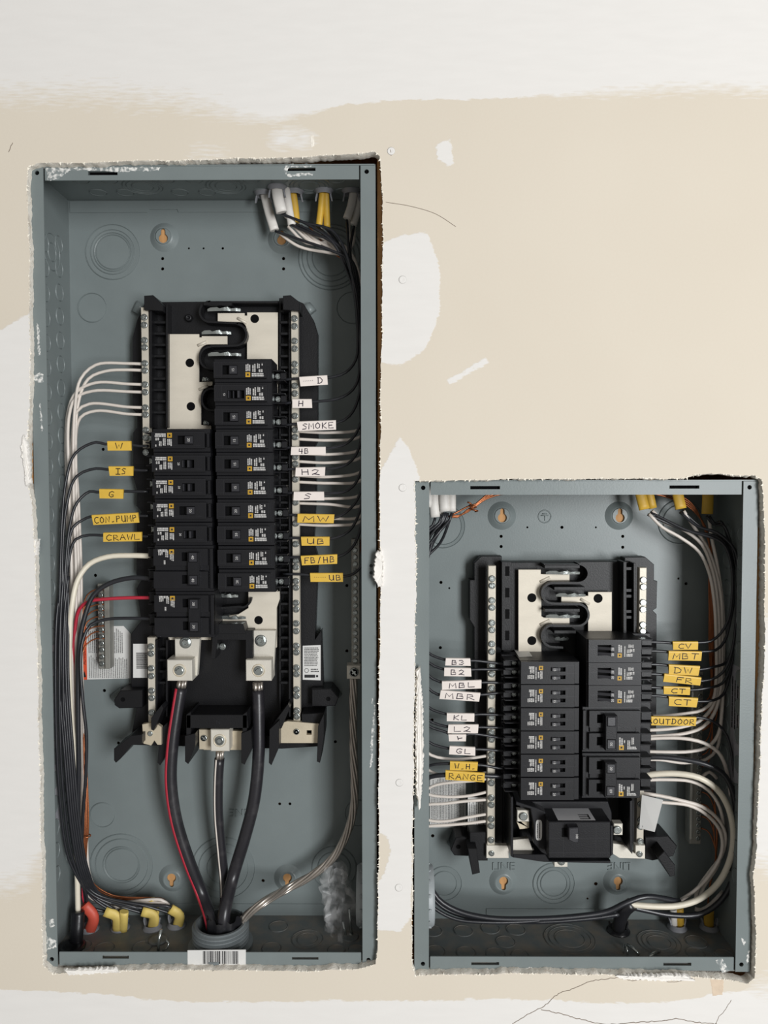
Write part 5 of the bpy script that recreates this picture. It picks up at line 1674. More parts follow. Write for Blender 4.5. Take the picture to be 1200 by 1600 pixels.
# ---- tall panel: left side
LW = [((225, 569), [(150, 570), (126, 592), (117, 640), (115, 760)]), ((225, 579), [(165, 580), (138, 592), (122, 632), (119, 760)]), ((225, 601), [(150, 598), (120, 612), (106, 645), (104, 760)]),
      ((225, 613), [(145, 611), (118, 622), (108, 650), (108, 760)]), ((225, 637), [(140, 631), (120, 643), (113, 680), (112, 780)]), ((225, 648), [(150, 642), (126, 652), (118, 690), (123, 790)])]
ENDS_L = [(186, 1424), (189, 1420), (237, 1425), (240, 1420), (268, 1420), (264, 1414)]
for i, (a, b) in enumerate(LW):
    x = b[-1][0]
    ex, ey = ENDS_L[i]
    dp = 52 + (i % 3) * 7
    pts = [(a[0] + 4, a[1], 57), (a[0] - 25, a[1] - 1, 57)] + [(p[0], p[1], 58 if j < 2 else dp) for j, p in enumerate(b)] + [(x + 4, 900, dp), (x + 4, 1000, dp), (x + 8, 1150, dp), (x + 12, 1280, dp), (x + 18, 1370, dp + 4), (x + 40, 1402 + i, dp + 8), (ex - 12, ey - 8, 70), (ex, ey, 72)]
    wire('neutral_wire', pts, 1.75, W_WHITE, 'white wire on the left neutral bar of the tall panel, %s from the top' % ORD[i], 'neutral wires on the left bar of the tall panel')
TL = [((168.5, 689, 205.5, 704), 0, 'W', 697, [(150, 691), (118, 708), (103, 752)], (.28, .68)),
      ((171, 728.5, 208.5, 743.5), 0, 'IS', 735, [(150, 732), (120, 744), (104, 790)], (.25, .72)),
      ((156, 764, 193, 779), -1, 'G', 768, [(140, 768), (120, 786), (108, 828)], (.35, .65)),
      ((145, 802.5, 217, 818.5), 3, 'CON.PUMP', 806, [(130, 812), (114, 824), (106, 870)], (.03, .97)),
      ((162, 831.5, 222, 846), 1, 'CRAWL', 838, [(140, 836), (118, 843), (106, 890)], (.05, .96))]
for i, (rc, tilt, text, yb, bend, tx) in enumerate(TL):
    x = 92 + i * 3.4
    ex, ey = ((176, 1426), (182, 1428), (232, 1428), (229, 1430), (272, 1426))[i]
    pts = [(232, yb, 48), ((rc[2] + 232) / 2, yb, 48), ((rc[0] + rc[2]) / 2, (rc[1] + rc[3]) / 2 - 4, 46), (rc[0] - 4, rc[1] + 5, 45)] + [(bend[0][0], bend[0][1], 44), (bend[1][0], bend[1][1], 40), (bend[2][0], bend[2][1], 38)] + \
          [(x + 1, 950, 32), (x + 1, 1060, 28), (x + 9, 1180, 26), (x + 19, 1290, 30), (x + 32, 1360, 40), (x + 52, 1402 - i, 56), ((x + ex) / 2 + 40, 1422 - i * 2, 62), (ex - 6, ey - 9, 66), (ex, ey, 70)]
    lab = 'black wire with a yellow tag reading %s, left side of the tall panel' % text.replace('.', '. ').strip()
    w = wire('hot_wire', pts, 1.6, W_BLACK, lab, 'tagged hot wires of the tall panel')
    marker(w, *rc, tilt, 43.5, text, TAG_Y, INK, tx, seed=20 + i)
for i, (x, ex) in enumerate(((95, 228), (101, 270), (89, 180))):
    wire('hot_wire', [(x + 6, 880 + i * 20, 36), (x, 960, 30), (x - 2, 1100, 26), (x + 4, 1240, 30), (x + 18, 1340, 40), (x + 45, 1394, 52), (ex - 40, 1416, 62), (ex, 1428, 70)], 1.6, W_BLACK,
         'untagged black wire in the left bundle of the tall panel, %s' % ('innermost', 'middle', 'nearest the side wall')[i], 'untagged black wires in the left bundle')
wire('feeder_wire', [(240, 869, 46), (205, 868, 45), (168, 870, 43), (140, 881, 40), (122, 905, 36), (112, 950, 32), (108, 1010, 34), (110, 1100, 40), (117, 1200, 48), (119, 1300, 50), (121, 1380, 48), (122, 1425, 48)], 3.0, W_CREAM, 'thick cream wire from the 40-amp breaker down the left side', None, 12)
wire('feeder_wire', [(240, 904, 46), (205, 903, 46), (170, 912, 44), (146, 930, 42), (132, 965, 40), (124, 1010, 40), (122, 1100, 42), (123, 1200, 46), (122, 1300, 50), (124, 1400, 54)], 2.7, W_BLACK, 'thick black wire from the 40-amp breaker into the left bundle', None, 12)
wire('feeder_wire', [(240, 934, 47), (205, 934, 47), (165, 936, 46), (138, 940, 46), (124, 952, 48), (116, 1000, 52), (112, 1150, 56), (116, 1300, 58), (130, 1400, 62), (134, 1416, 64)], 2.0, W_RED, 'red wire from the 30-amp breaker into the left bundle', None, 10)
wire('feeder_wire', [(240, 967, 47), (205, 966, 47), (165, 968, 45), (142, 976, 42), (130, 998, 38), (126, 1030, 34), (129, 1090, 32), (135, 1150, 34), (134, 1210, 38), (130, 1270, 44), (128, 1350, 52), (134, 1412, 62)], 1.8, W_BLACK, 'thin black wire from the 30-amp breaker bowing out beside the bundle', None, 10)
# copper grounds from the left ground bar
GL_ = [922, 934, 944, 954, 964, 978, 988, 998, 1008, 1018]
for i, y in enumerate(GL_[:8]):
    wire('ground_wire', [(166, y, 74), (150, y - 1 + (i % 3), 76), (136, y + 8, 74), (129 - i % 4, y + 40, 70), (124 + i % 5 * 2, 1130, 66), (130 + i % 5 * 1.6, 1220, 60), (131 + i % 5 * 1.7, 1300, 56), (130 + i % 4 * 3, 1370, 60), (150 + (i % 4) * 8, 1398, 70), (190 + (i % 4) * 22, 1405 + (i % 3) * 2, 78), (200 + (i % 4) * 20, 1412, 80)], .85, W_COPPER,
         'bare copper wire on the left ground bar of the tall panel, %s from the top' % ORD[i], 'bare copper wires of the left ground bar', 6)
c = P(134, 1306, 55)
MB().tube([(c.x + 5.4 * math.cos(t * .524), c.y + 4 * math.sin(t * .524), c.z + .3 * math.sin(t)) for t in range(13)], .8, 6).build('wire_twist', W_COPPER, None, c)
tagp(bpy.data.objects['wire_twist'], 'copper wire twisted round the bare ground bundle, lower left', 'wire tie')
# ground bars
def ground_bar(name, label, x0, y0, x1, y1, ys, dep, cols, r=2.4):
    a, b, c, d = rect_px(x0, y0, x1, y1, dep)
    root = thing(name, label, 'ground bar', ((a + b) / 2, dep + DEP0 + 8, c))
    MB().box(a, b, c, d, dep + DEP0, dep + DEP0 + 14, .6).build('bar', GBAR, root)
    for y in ys:
        for cx in cols:
            screw(root, (a + (b - a) * cx, dep + DEP0 - .1, P((x0 + x1) / 2, y, dep).z), r)
    return root
gb = ground_bar('ground_bar', 'short aluminium ground bar beside the orange warning label', 153, 912, 171, 1045, [919, 930, 941, 952, 962, 973, 984, 994, 1005, 1015, 1026, 1037], 76, (.3,), 3.2)
a, b, c, d = rect_px(163, 912, 171, 1045, 70)
MB().box(a, b, c, d, 70 + DEP0, 78 + DEP0, .5).build('bar_lip', GBAR, gb)
gb = ground_bar('ground_bar', 'long aluminium ground bar along the tall panel\'s right side', 549, 842, 562, 1040, [849 + 10.8 * i for i in range(18)], 60, (.45,), 3.0)
l = MB().pbox(542, 1040, 563, 1061, 50, 66, .6).build('ground_lug', LUG, gb)
screw(l, P(553, 1050, 50), 5.2, .9, 'slot', 'lug_screw')
gb = ground_bar('ground_bar', 'double-row ground bar on the short panel\'s right side', 1079, 1050, 1097, 1319, [1057 + 10.1 * i for i in range(26)], 76, (.72,), 2.7)
a, b, c, d = rect_px(1079, 1060, 1084, 1312, 74)
MB().box(a, b, c, d, 74 + DEP0, 80 + DEP0, .5).build('bar_lip', GBAR, gb)

# ---- tall panel: cables through the bottom
for i, ((px, py), lab) in enumerate((((140, 1452), 'on the red cable'), ((188, 1450), 'on the yellow cable pair'), ((238, 1450), 'on the third yellow cable'), ((276, 1446), 'on the rightmost yellow cable'))):
    clamp(PZ(px, py, zbL), (0, 0, 1), 'grey plastic cable connector in the tall panel\'s bottom, %s' % lab, 'connectors in the bottom of the tall panel', .95)
def bot_sheath(base, tip, rx, ry, m, lab, mid=None, grp='cable jackets at the bottom of the tall panel', zz=None):
    b_ = PZ(base[0], base[1], zz if zz is not None else zbL)
    db = b_.y - DEP0
    pts = [(base[0], base[1], db), (mid[0], mid[1], db - 2) if mid else ((base[0] + tip[0]) / 2, (base[1] + tip[1]) / 2 - 4, db - 2), (tip[0], tip[1], db - 4)]
    return sheath('cable_jacket', pts, rx, ry, m, lab, grp)
bot_sheath((140, 1456), (131, 1413), 6.5, 4.5, JK_RED, 'red cable jacket at the tall panel\'s bottom left', (146, 1432))
bot_sheath((184, 1455), (164, 1424), 6.2, 3.6, JK_YEL2, 'left one of the yellow jacket pair, bottom of the tall panel', (182, 1432))
bot_sheath((192, 1455), (194, 1424), 5.2, 3.6, JK_YEL2, 'right one of the yellow jacket pair, bottom of the tall panel', (193, 1438))
bot_sheath((238, 1452), (222, 1424), 6.0, 3.6, JK_YEL2, 'yellow cable jacket bent left, third connector of the tall panel\'s bottom', (240, 1430))
bot_sheath((238, 1446), (236, 1405), 4.5, 3.2, JK_YEL2, 'yellow cable jacket standing behind the bent one, bottom of the tall panel', (243, 1420))
bot_sheath((277, 1449), (266, 1420), 6.0, 3.6, JK_YEL2, 'rightmost yellow cable jacket, bottom of the tall panel', (280, 1430))
w = sheath('taped_cable', [(118, 1486, 40), (120, 1456, 42), (122, 1424, 46)], 7.5, 6.0, TAPE, 'black taped cable end holding the cream wire, bottom left corner')
c = PZ(112, 1481, zbL)
MB().lathe(c, (0, 0, 1), [(13, -.5), (15, 0), (15.5, 2), (12, 3.2), (9, 2.4), (.01, 1.5)], 24).build('cable_bushing', TAPE, None, c)
tagp(bpy.data.objects['cable_bushing'], 'black rubber bushing round the taped cable, bottom left corner', 'bushing')

# service conductors from the lugs into the conduit adapter
cA = PZ(345, 1478, zbL)
dA = cA.y - DEP0
def service(name, pts, r, label, stripe=None, stripe_mat=None):
    pth = catmull(wp(pts), 6.0)
    root = thing(name, label, 'cable', pth[-1], 'service cables of the tall panel')
    MB().tube(pth, r, 18).build('insulation', SERV, root)
    # bare strand end under the lug
    top, nx = pth[0], pth[1]
    d = (top - nx).normalized()
    for k in range(7):
        a = k * math.pi / 3
        off = Vector((math.cos(a), math.sin(a), 0)) * (r * .56 if k < 6 else 0)
        MB().tube([top + off - d * 2, top + off + d * 9], r * .3, 8).build('strand', W_ALU, root)
    if stripe:
        st = [p + Vector((stripe[0] * r, stripe[1] * r, 0)) for p in pth]
        MB().tube(st, r * stripe[2], 8, ry=r * .12, ref=(stripe[0], stripe[1], 0)).build('colour_stripe', stripe_mat, root)
    return root
service('service_cable', [(283, 1074, 48), (277, 1110, 46), (270, 1160, 44), (267, 1220, 44), (275, 1280, 46), (295, 1345, 50), (317, 1400, 54), (330, 1440, dA - 4), (336, 1475, dA)], 6.8, 'thick black service cable with a red stripe under the left lug', (-.62, -.8, .3), W_RED)
service('service_cable', [(403, 1078, 48), (404, 1120, 46), (404, 1180, 44), (397, 1250, 44), (382, 1310, 46), (364, 1370, 50), (350, 1430, dA - 12), (348, 1470, dA - 6)], 7.0, 'thick plain black service cable under the right lug')
service('service_cable', [(343, 1185, 46), (341, 1220, 48), (341, 1270, 52), (346, 1330, 56), (351, 1390, 60), (350, 1440, dA + 4), (348, 1470, dA + 4)], 5.6, 'black service cable with a white stripe under the neutral lug', (-.5, -.87, .2), W_WHITE)
# bare stranded ground, seven strands laid round each other
pth = catmull(wp([(553, 1058, 58), (552, 1100, 58), (552, 1160, 58), (554, 1220, 60), (553, 1260, 62), (543, 1300, 64), (522, 1338, 66), (490, 1366, 66), (450, 1388, 64), (412, 1410, dA + 4), (380, 1436, dA + 2), (366, 1460, dA)]), 3.0)
gw = thing('ground_cable', 'bare twisted aluminium ground cable curving to the conduit', 'cable', pth[-1])
L = 0.0
for s in range(7):
    q = []
    L = 0.0
    for i, p in enumerate(pth):
        t = (pth[min(i + 1, len(pth) - 1)] - pth[max(i - 1, 0)]).normalized()
        if i: L += (p - pth[i - 1]).length
        sd = t.cross(Vector((0, 1, 0))).normalized()
        up = sd.cross(t)
        a = s * math.pi / 3 + L / 24.0
        rr = 3.1 if s < 6 else 0
        q.append(p + sd * (rr * math.cos(a)) + up * (rr * math.sin(a)))
    MB().tube(q, 1.75, 8).build('strand', W_ALU, gw)
# threaded conduit adapter with a split black liner
ad = thing('conduit_adapter', 'grey threaded conduit adapter in the tall panel\'s bottom', 'conduit fitting', cA)
prof = [(33, -1), (36, 0), (36, 4), (31, 5)]
for k in range(5):
    prof += [(28.8, 6 + k * 4.2), (31.6, 7.4 + k * 4.2), (31.6, 8.2 + k * 4.2), (28.8, 9.6 + k * 4.2)]
prof += [(29, 27), (28, 28), (25.5, 28), (25, 24), (25, -1)]
mbx = MB()
n = 40
ax = Vector((0, 0, 1))
vs = [(cA.x + r * math.cos(2 * math.pi * j / n), cA.y + r * math.sin(2 * math.pi * j / n), cA.z + h) for r, h in prof for j in range(n)]
mbx.add(vs, [[k * n + j, k * n + (j + 1) % n, (k + 1) * n + (j + 1) % n, (k + 1) * n + j] for k in range(len(prof) - 1) for j in range(n)], False)
mbx.build('threaded_body', PVC, ad)
MB().lathe(cA, (0, 0, 1), [(24.8, 1), (.01, 1.2)], 24).build('dark_bore', HOLE, ad)  # black disc painting the shade down the bore
ln = MB()
n = 26
rng = random.Random(5)
pr = []
for h in (2, 18, 36):
    for j in range(n + 1):
        a = math.radians(-200 + 230 * j / n)
        rr = 20 + 1.5 * math.sin(j * 1.3 + h)
        pr.append((cA.x + 4 + rr * math.cos(a), cA.y + rr * math.sin(a), cA.z + h + (rng.uniform(-1, 4) if h == 36 else 0)))
m_ = n + 1
ln.add(pr, [[k * m_ + j, k * m_ + j + 1, (k + 1) * m_ + j + 1, (k + 1) * m_ + j] for k in range(2) for j in range(n)], True)
ln.build('black_liner', TAPE, ad)
# barcode sticker on the bottom flange
bc = tagp(MB().ppoly([(293, 1485), (384, 1484), (384, 1508), (293, 1508)], -.1, .7, 0).build('barcode_sticker', PAPER, None, P(338, 1508, 0)), 'white barcode sticker on the tall panel\'s bottom flange', 'sticker')
a, b, c_, d = rect_px(317, 1486, 371, 1506, -.1)
fl = Flat((0, -.1 + DEP0, 0), (1, 0, 0), (0, 0, 1), .06)
x = a
rng = random.Random(8)
while x < b:
    w_ = rng.choice((.35, .5, .9, 1.4))
    fl.quad(x, c_, x + w_, d)
    x += w_ + rng.choice((.35, .5, .8))
fl.mb.build('bar_lines', PRINT_K, bc)
# loose metal: toggle bolt and staple on the bottoms
tb = thing('loose_bolt', 'bright toggle bolt standing on the tall panel\'s bottom', 'bolt', PZ(250, 1480, zbL))
MB().tube(wp([(247, 1488, 26), (248, 1470, 26), (252, 1452, 28)]), 1.7, 8).build('shank', ZINC, tb)
MB().tube(wp([(254, 1486, 24), (261, 1482, 24), (264, 1474, 26), (259, 1468, 28)]), 1.0, 8).build('wing', ZINC, tb)
c = PZ(247, 1470, zbL)
MB().lathe(c, (0, 0, 1), [(10, -.2), (11, 1), (10, 2.4), (7, 2.2), (.01, 1.4)], 20).build('washer', STEEL_DUST, tb)
# crumpled clear bag
CLEAR = bpy.data.materials.new('crumpled_clear_film')
CLEAR.use_nodes = True
nt = CLEAR.node_tree
for nn_ in list(nt.nodes):
    if nn_.type == 'BSDF_PRINCIPLED': nt.nodes.remove(nn_)
mx = nt.nodes.new('ShaderNodeMixShader'); tr = nt.nodes.new('ShaderNodeBsdfTransparent'); gl = nt.nodes.new('ShaderNodeBsdfPrincipled')
gl.inputs['Base Color'].default_value = (.75, .75, .75, 1); gl.inputs['Roughness'].default_value = .12
nz = nt.nodes.new('ShaderNodeTexNoise'); nz.inputs['Scale'].default_value = 70
rmp = nt.nodes.new('ShaderNodeMapRange'); rmp.inputs[1].default_value, rmp.inputs[2].default_value, rmp.inputs[3].default_value, rmp.inputs[4].default_value = .4, .75, .03, .28
tcn = nt.nodes.new('ShaderNodeTexCoord')
nt.links.new(tcn.outputs['Object'], nz.inputs['Vector']); nt.links.new(nz.outputs['Fac'], rmp.inputs[0]); nt.links.new(rmp.outputs[0], mx.inputs[0])
nt.links.new(tr.outputs[0], mx.inputs[1]); nt.links.new(gl.outputs[0], mx.inputs[2]); nt.links.new(mx.outputs[0], nt.nodes['Material Output'].inputs[0])
rng = random.Random(14)
nseg, nring = 26, 18
cb = PZ(528, 1466, zbL)
vs = []
for k in range(nring):
    t = k / (nring - 1)
    hgt = t * 80
    rad = (18 - 6 * abs(t - .45) * 2) * (1 - .35 * t) + 3
    for j in range(nseg):
        a = 2 * math.pi * j / nseg
        w_ = rad * (1 + .28 * math.sin(3 * a + t * 5) + .2 * math.sin(7 * a - 4 * t)) + rng.uniform(-2.2, 2.2)
        vs.append((cb.x + (t - .5) * -6 + w_ * math.cos(a), cb.y + 10 + w_ * .8 * math.sin(a), cb.z + hgt + rng.uniform(-2, 2)))
bag = MB()
bag.add(vs, [[k * nseg + j, k * nseg + (j + 1) % nseg, (k + 1) * nseg + (j + 1) % nseg, (k + 1) * nseg + j] for k in range(nring - 1) for j in range(nseg)], False)
tagp(bag.build('plastic_bag', CLEAR, None, cb), 'crumpled clear plastic bag in the tall panel\'s bottom right corner', 'bag')
for i, (a_, b_) in enumerate((((536, 1440, 60), (541, 1465, 56)), ((546, 1420, 62), (549, 1460, 58)))):
    sc_ = thing('long_screw', ('steel screw inside the clear bag, left one', 'steel screw inside the clear bag, right one')[i], 'screw', P(*b_), 'screws in the clear bag')
    MB().tube([P(*a_), P(*b_)], 1.5, 8).build('shank', ZINC, sc_)
    p = P(*b_)
    MB().lathe(p, (0, 0, -1), [(1.4, -1), (4, 0), (4, 1.4), (.01, 1.6)], 14).build('head', ZINC, sc_)
# ribbed hub nuts on the inner side walls between the boxes
def hub(xw, sgn, pxc, pyc, rad, label):
    c = Vector((xw, DEP0 + 55, P(pxc, pyc, 55).z))
    root = thing('conduit_locknut', label, 'locknut', c, 'grey locknuts joining the two panels')
    MB().lathe(c, (sgn, 0, 0), [(rad - 6, -.5), (rad, 0), (rad, 20), (rad - 2, 22.5), (rad - 7, 22.5), (rad - 8, 4), (.01, 3)], 36).build('ring', PVC_LIT, root)
    for k in range(14):
        a = 2 * math.pi * k / 14
        q = c + Vector((sgn * 17, rad * math.cos(a), rad * math.sin(a)))
        MB().lathe(q, (0, math.cos(a), math.sin(a)), [(2.2, -1), (2.0, 1.4), (.01, 1.6)], 6, False).build('lug_rib', PVC_LIT, root)
    return root
hub(PAN['L']['x1'] - 1.3, -1, 572, 1398, 33, 'grey ribbed locknut on the tall panel\'s inner right side')
hub(PAN['R']['x0'] + 1.3, 1, 664, 1398, 33, 'grey ribbed locknut on the short panel\'s inner left side')

# ---- short panel: cables through the top
ztR = PAN['R']['zt'] - 1.3
for i, (pts, rx, ry, m_, lab) in enumerate((
    ([(672, 760, 40), (670, 776, 40), (668, 792, 40)], 4.5, 3, JK_WHT, 'white cable jacket beside the flange, top left of the short panel'),
    ([(678, 758, 52), (678, 785, 52), (680, 808, 52)], 5.5, 3.4, JK_WHT, 'second white cable jacket from the left, short panel'),
    ([(685, 758, 58), (686, 780, 58), (690, 804, 58)], 3.2, 3.0, JK_WHT, 'third white cable jacket from the left, short panel'),
    ([(694, 757, 50), (694, 778, 50), (695, 799, 50)], 5.6, 3.4, JK_WHT, 'wide white cable jacket, fourth from the left, short panel'),
    ([(706, 757, 52), (706, 778, 52), (706, 799, 52)], 4.6, 3.2, JK_WHT, 'rightmost white cable jacket at the short panel\'s top left'),
    ([(997, 757, 60), (1002, 776, 60), (1007, 796, 58)], 6.2, 3.4, JK_YEL, 'front yellow jacket of the short panel\'s left yellow pair'),
    ([(1011, 757, 66), (1016, 776, 66), (1020, 794, 66)], 4.8, 3.2, JK_YEL, 'rear yellow jacket of the short panel\'s left yellow pair'),
    ([(1055, 750, 62), (1059, 772, 62), (1064, 795, 60)], 6.4, 3.4, JK_YEL, 'middle yellow jacket at the short panel\'s top'),
    ([(1106, 757, 66), (1106, 780, 66), (1105, 803, 66)], 6.6, 3.4, JK_YEL, 'rightmost yellow jacket at the short panel\'s top'))):
    sheath('cable_jacket', pts, rx, ry, m_, lab, 'cable jackets at the top of the short panel')
# hot wires with white or yellow tags, left side
HL = [((696, 1028, 735, 1040), -1, 'B3', TAG_W, (1031, 1037), (.2, .8)), ((694, 1043, 736, 1056.5), -1, 'B2', TAG_W, (1046, 1046), (.2, .78)),
      ((690.5, 1063, 752, 1076.5), 2, 'MBL', TAG_W, (1066, 1067), (.15, .85)), ((687.5, 1080, 749.5, 1094), -4, 'MBR', TAG_W, (1086, 1082), (.1, .9)),
      ((698, 1114, 741, 1127), -1, 'KL', TAG_W, (1116, 1117), (.2, .75)), ((700, 1131.5, 747, 1145.5), 0, 'L2', TAG_W, (1136, 1137), (.14, .78)),
      ((701, 1147, 728, 1158), 0, 'Y', TAG_W, (1145, 1153), (.4, .85)), ((702, 1166, 742.5, 1179.5), -3, 'GL', TAG_W, (1170, 1173), (.22, .85)),
      ((703, 1189.5, 746, 1203.5), -2, 'W.H.', TAG_Y, (1194, 1201), (.15, .95)), ((696, 1205, 757, 1220), -4, 'RANGE', TAG_Y, (1212, 1213), (.06, .97))]
for i, (rc, tilt, text, tm, (yl, yb), tx) in enumerate(HL):
    sx, sy = ((706, 801), (697, 801), (694, 801), (706, 802), (680, 809), (690, 805), (695, 802), (700, 802), (668, 794), (682, 809))[i]
    d2 = 44 + (i % 4) * 6
    if i < 8:
        pts = [(sx, sy, 52), (sx - 4, sy + 12, 50), (sx - 18 - (i % 3) * 5, sy + 28 + (i % 4) * 6, d2), (664 - i % 3 * 3, sy + 60 + i * 4, d2), (654, 900, d2), (652, (900 + yl) / 2, d2), (656, yl - 36, 50), (668, yl - 12, 48)]
    else:
        pts = [(645, 1380, 60), (648, 1300, 60), (652, 1235 + i, 56), (660, yl + 12, 52), (672, yl + 2, 49)]
    pts += [(rc[0] - 4, yl - 1, 47), ((rc[0] + rc[2]) / 2, rc[1] + 5, 45.5), (rc[2] + 6, yl + (yb - yl) * .2, 46), (785, yb, 48), (806, yb, 46)]
    lab = 'black wire with a %s tag reading %s, left side of the short panel' % (TAGCOL[tm.name], {'Y': 'a sideways L', 'W.H.': 'W.H.'}.get(text, text))
    w = wire('hot_wire', pts, 1.6 if i < 9 else 2.6, W_BLACK, lab, 'tagged hot wires of the short panel')
    marker(w, *rc, tilt, 43.0, text, tm, INK_P if tm is TAG_W else INK, tx, seed=40 + i)
# white neutrals, left side of the short panel
for i, pts in enumerate(([(648, 1130, 60), (660, 1168, 58), (674, 1180, 57), (705, 1186, 57), (740, 1184, 57), (766, 1180, 57)], [(648, 1160, 62), (660, 1195, 60), (674, 1206, 59), (700, 1213, 59), (740, 1211, 58), (766, 1206, 57)],
    [(648, 1262, 60), (660, 1240, 60), (676, 1228, 60), (710, 1222, 58), (740, 1220, 58), (766, 1216, 57)], [(648, 1230, 60), (668, 1241, 58), (700, 1245, 57), (735, 1243, 57), (766, 1236, 57)],
    [(648, 1266, 60), (668, 1257, 58), (690, 1256, 57), (725, 1252, 57), (766, 1249, 57)], [(648, 1270, 60), (668, 1281, 58), (695, 1283, 57), (730, 1277, 57), (766, 1271, 57)], [(648, 1296, 60), (668, 1291, 58), (700, 1289, 57), (735, 1286, 57), (766, 1282, 57)])):
    wire('neutral_wire', pts, 1.75, W_WHITE, 'white wire entering the left neutral bar of the short panel, %s from the top' % ORD[i], 'neutral wires on the left bar of the short panel')
# bare coppers across the top of the short panel
for i in range(4):
    o = i * 3.0
    wire('ground_wire', [((704, 806, 56), (698, 806, 56), (694, 806, 56), (707, 804, 56))[i], (715, 806 - (6 if i == 3 else -i), 58), (730, 800 - (8 if i == 3 else o * .5), 58), (744, 790 - o * .3, 58), (757, 781 - o * .6, 60), (775, 774 - o * .9, 62), (800, 771 - o * .8, 66), (850, 772 - o * .9, 68), (910, 771 - o, 68), (980, 768 - o, 70), (1040, 776 - o, 74), (1080, 795 - o, 76), (1105, 830 + o, 78), (1108 + o, 900, 76), (1108 + o, 1000, 76), (1108 + o, 1090 + i * 12, 78), (1095, 1100 + i * 14, 78)], 1.0, W_COPPER,
         'bare copper wire crossing the top of the short panel, %s' % ('lowest', 'second from below', 'third from below', 'uppermost')[i], 'bare copper wires across the short panel', 6)
c = P(742, 794, 57)
tw = MB()
tw.tube([(c.x + 3.5 * math.sin(t * .7) - .2 * t, c.y - 3 + 4 * math.cos(t * .7), c.z - 4 + .45 * t) for t in range(18)], .9, 6)
tw.tube([(c.x - 3, c.y - 3, c.z + 3), (c.x - 6, c.y - 4, c.z + 6), (c.x - 9, c.y - 4, c.z + 7)], .9, 6)
tagp(tw.build('wire_twist', W_COPPER, None, c), 'copper wire twisted round the bare wires, top left of the short panel', 'wire tie')
# tagged hot wires, right side of the short panel
HR = [((1051, 1002, 1090, 1015), 0, 'CV', (1003, 1003), [(1092, 1004), (1110, 1002), (1126, 990), (1138, 968), (1144, 930), (1142, 880), (1128, 848)], (.18, .75)),
      ((1044, 1017, 1095.5, 1032), -1, 'MBT', (1017, 1017), [(1098, 1018), (1118, 1016), (1132, 1002), (1141, 970), (1147, 930), (1144, 880), (1126, 842)], (.1, .92)),
      ((1044.5, 1039, 1092, 1054.5), -3, 'DW', (1038, 1039), [(1094, 1046), (1115, 1042), (1134, 1035), (1146, 1010), (1150, 930), (1146, 870), (1124, 836)], (.12, .8)),
      ((1036.5, 1055, 1094.5, 1068), -6, 'FR', (1053, 1053), [(1097, 1064), (1120, 1058), (1134, 1044), (1145, 1010), (1152, 930), (1148, 860), (1120, 832)], (.3, .8)),
      ((1036.5, 1072.5, 1077.5, 1085), -2, 'CT', (1074, 1074), [(1080, 1078), (1105, 1075), (1128, 1068), (1140, 1046), (1150, 1000), (1152, 900), (1130, 820)], (.25, .85)),
      ((1044.5, 1089, 1089, 1104), -3, 'CT', (1087, 1088), [(1092, 1096), (1115, 1094), (1130, 1085), (1139, 1060), (1149, 1000), (1150, 900), (1126, 815)], (.15, .8)),
      ((1017, 1119.5, 1087, 1133.5), -1, 'OUTDOOR', (1119, 1119), [(1090, 1121), (1106, 1124), (1122, 1132), (1136, 1150), (1146, 1200), (1150, 1280), (1140, 1360)], (.03, .97))]
for i, (rc, tilt, text, (ya, yb), bend, tx) in enumerate(HR):
    dd = 40 + (i % 3) * 4
    pts = [(1008 if i < 6 else 1004, ya, 46), (1020, ya, 46), ((rc[0] + 1020) / 2 if i < 6 else 1012, ya + .5, 46), ((rc[0] + rc[2]) / 2, rc[1] + 4, 45)] + [(x, y, 44 if k < 2 else dd + 4) for k, (x, y) in enumerate(bend)]
    if i < 6:
        ex, ey = ((1016, 800), (1012, 804), (1066, 798), (1062, 800), (1108, 806), (1104, 806))[i]
        pts += [((bend[-1][0] + ex) / 2, (bend[-1][1] + ey) / 2 + 4 + i, dd + 14), (ex, ey, 62)]
    lab = 'black wire with a yellow tag reading %s, right side of the short panel' % text
    if i == 4: lab = 'black wire with a yellow tag reading CT, the short tag directly below FR'
    if i == 5: lab = 'black wire with a yellow tag reading CT, the tag nearest above OUTDOOR'
    w = wire('hot_wire', pts, 1.6, W_BLACK, lab, 'tagged hot wires of the short panel')
    marker(w, *rc, tilt, 42.5, text, TAG_Y, INK, tx, seed=60 + i)
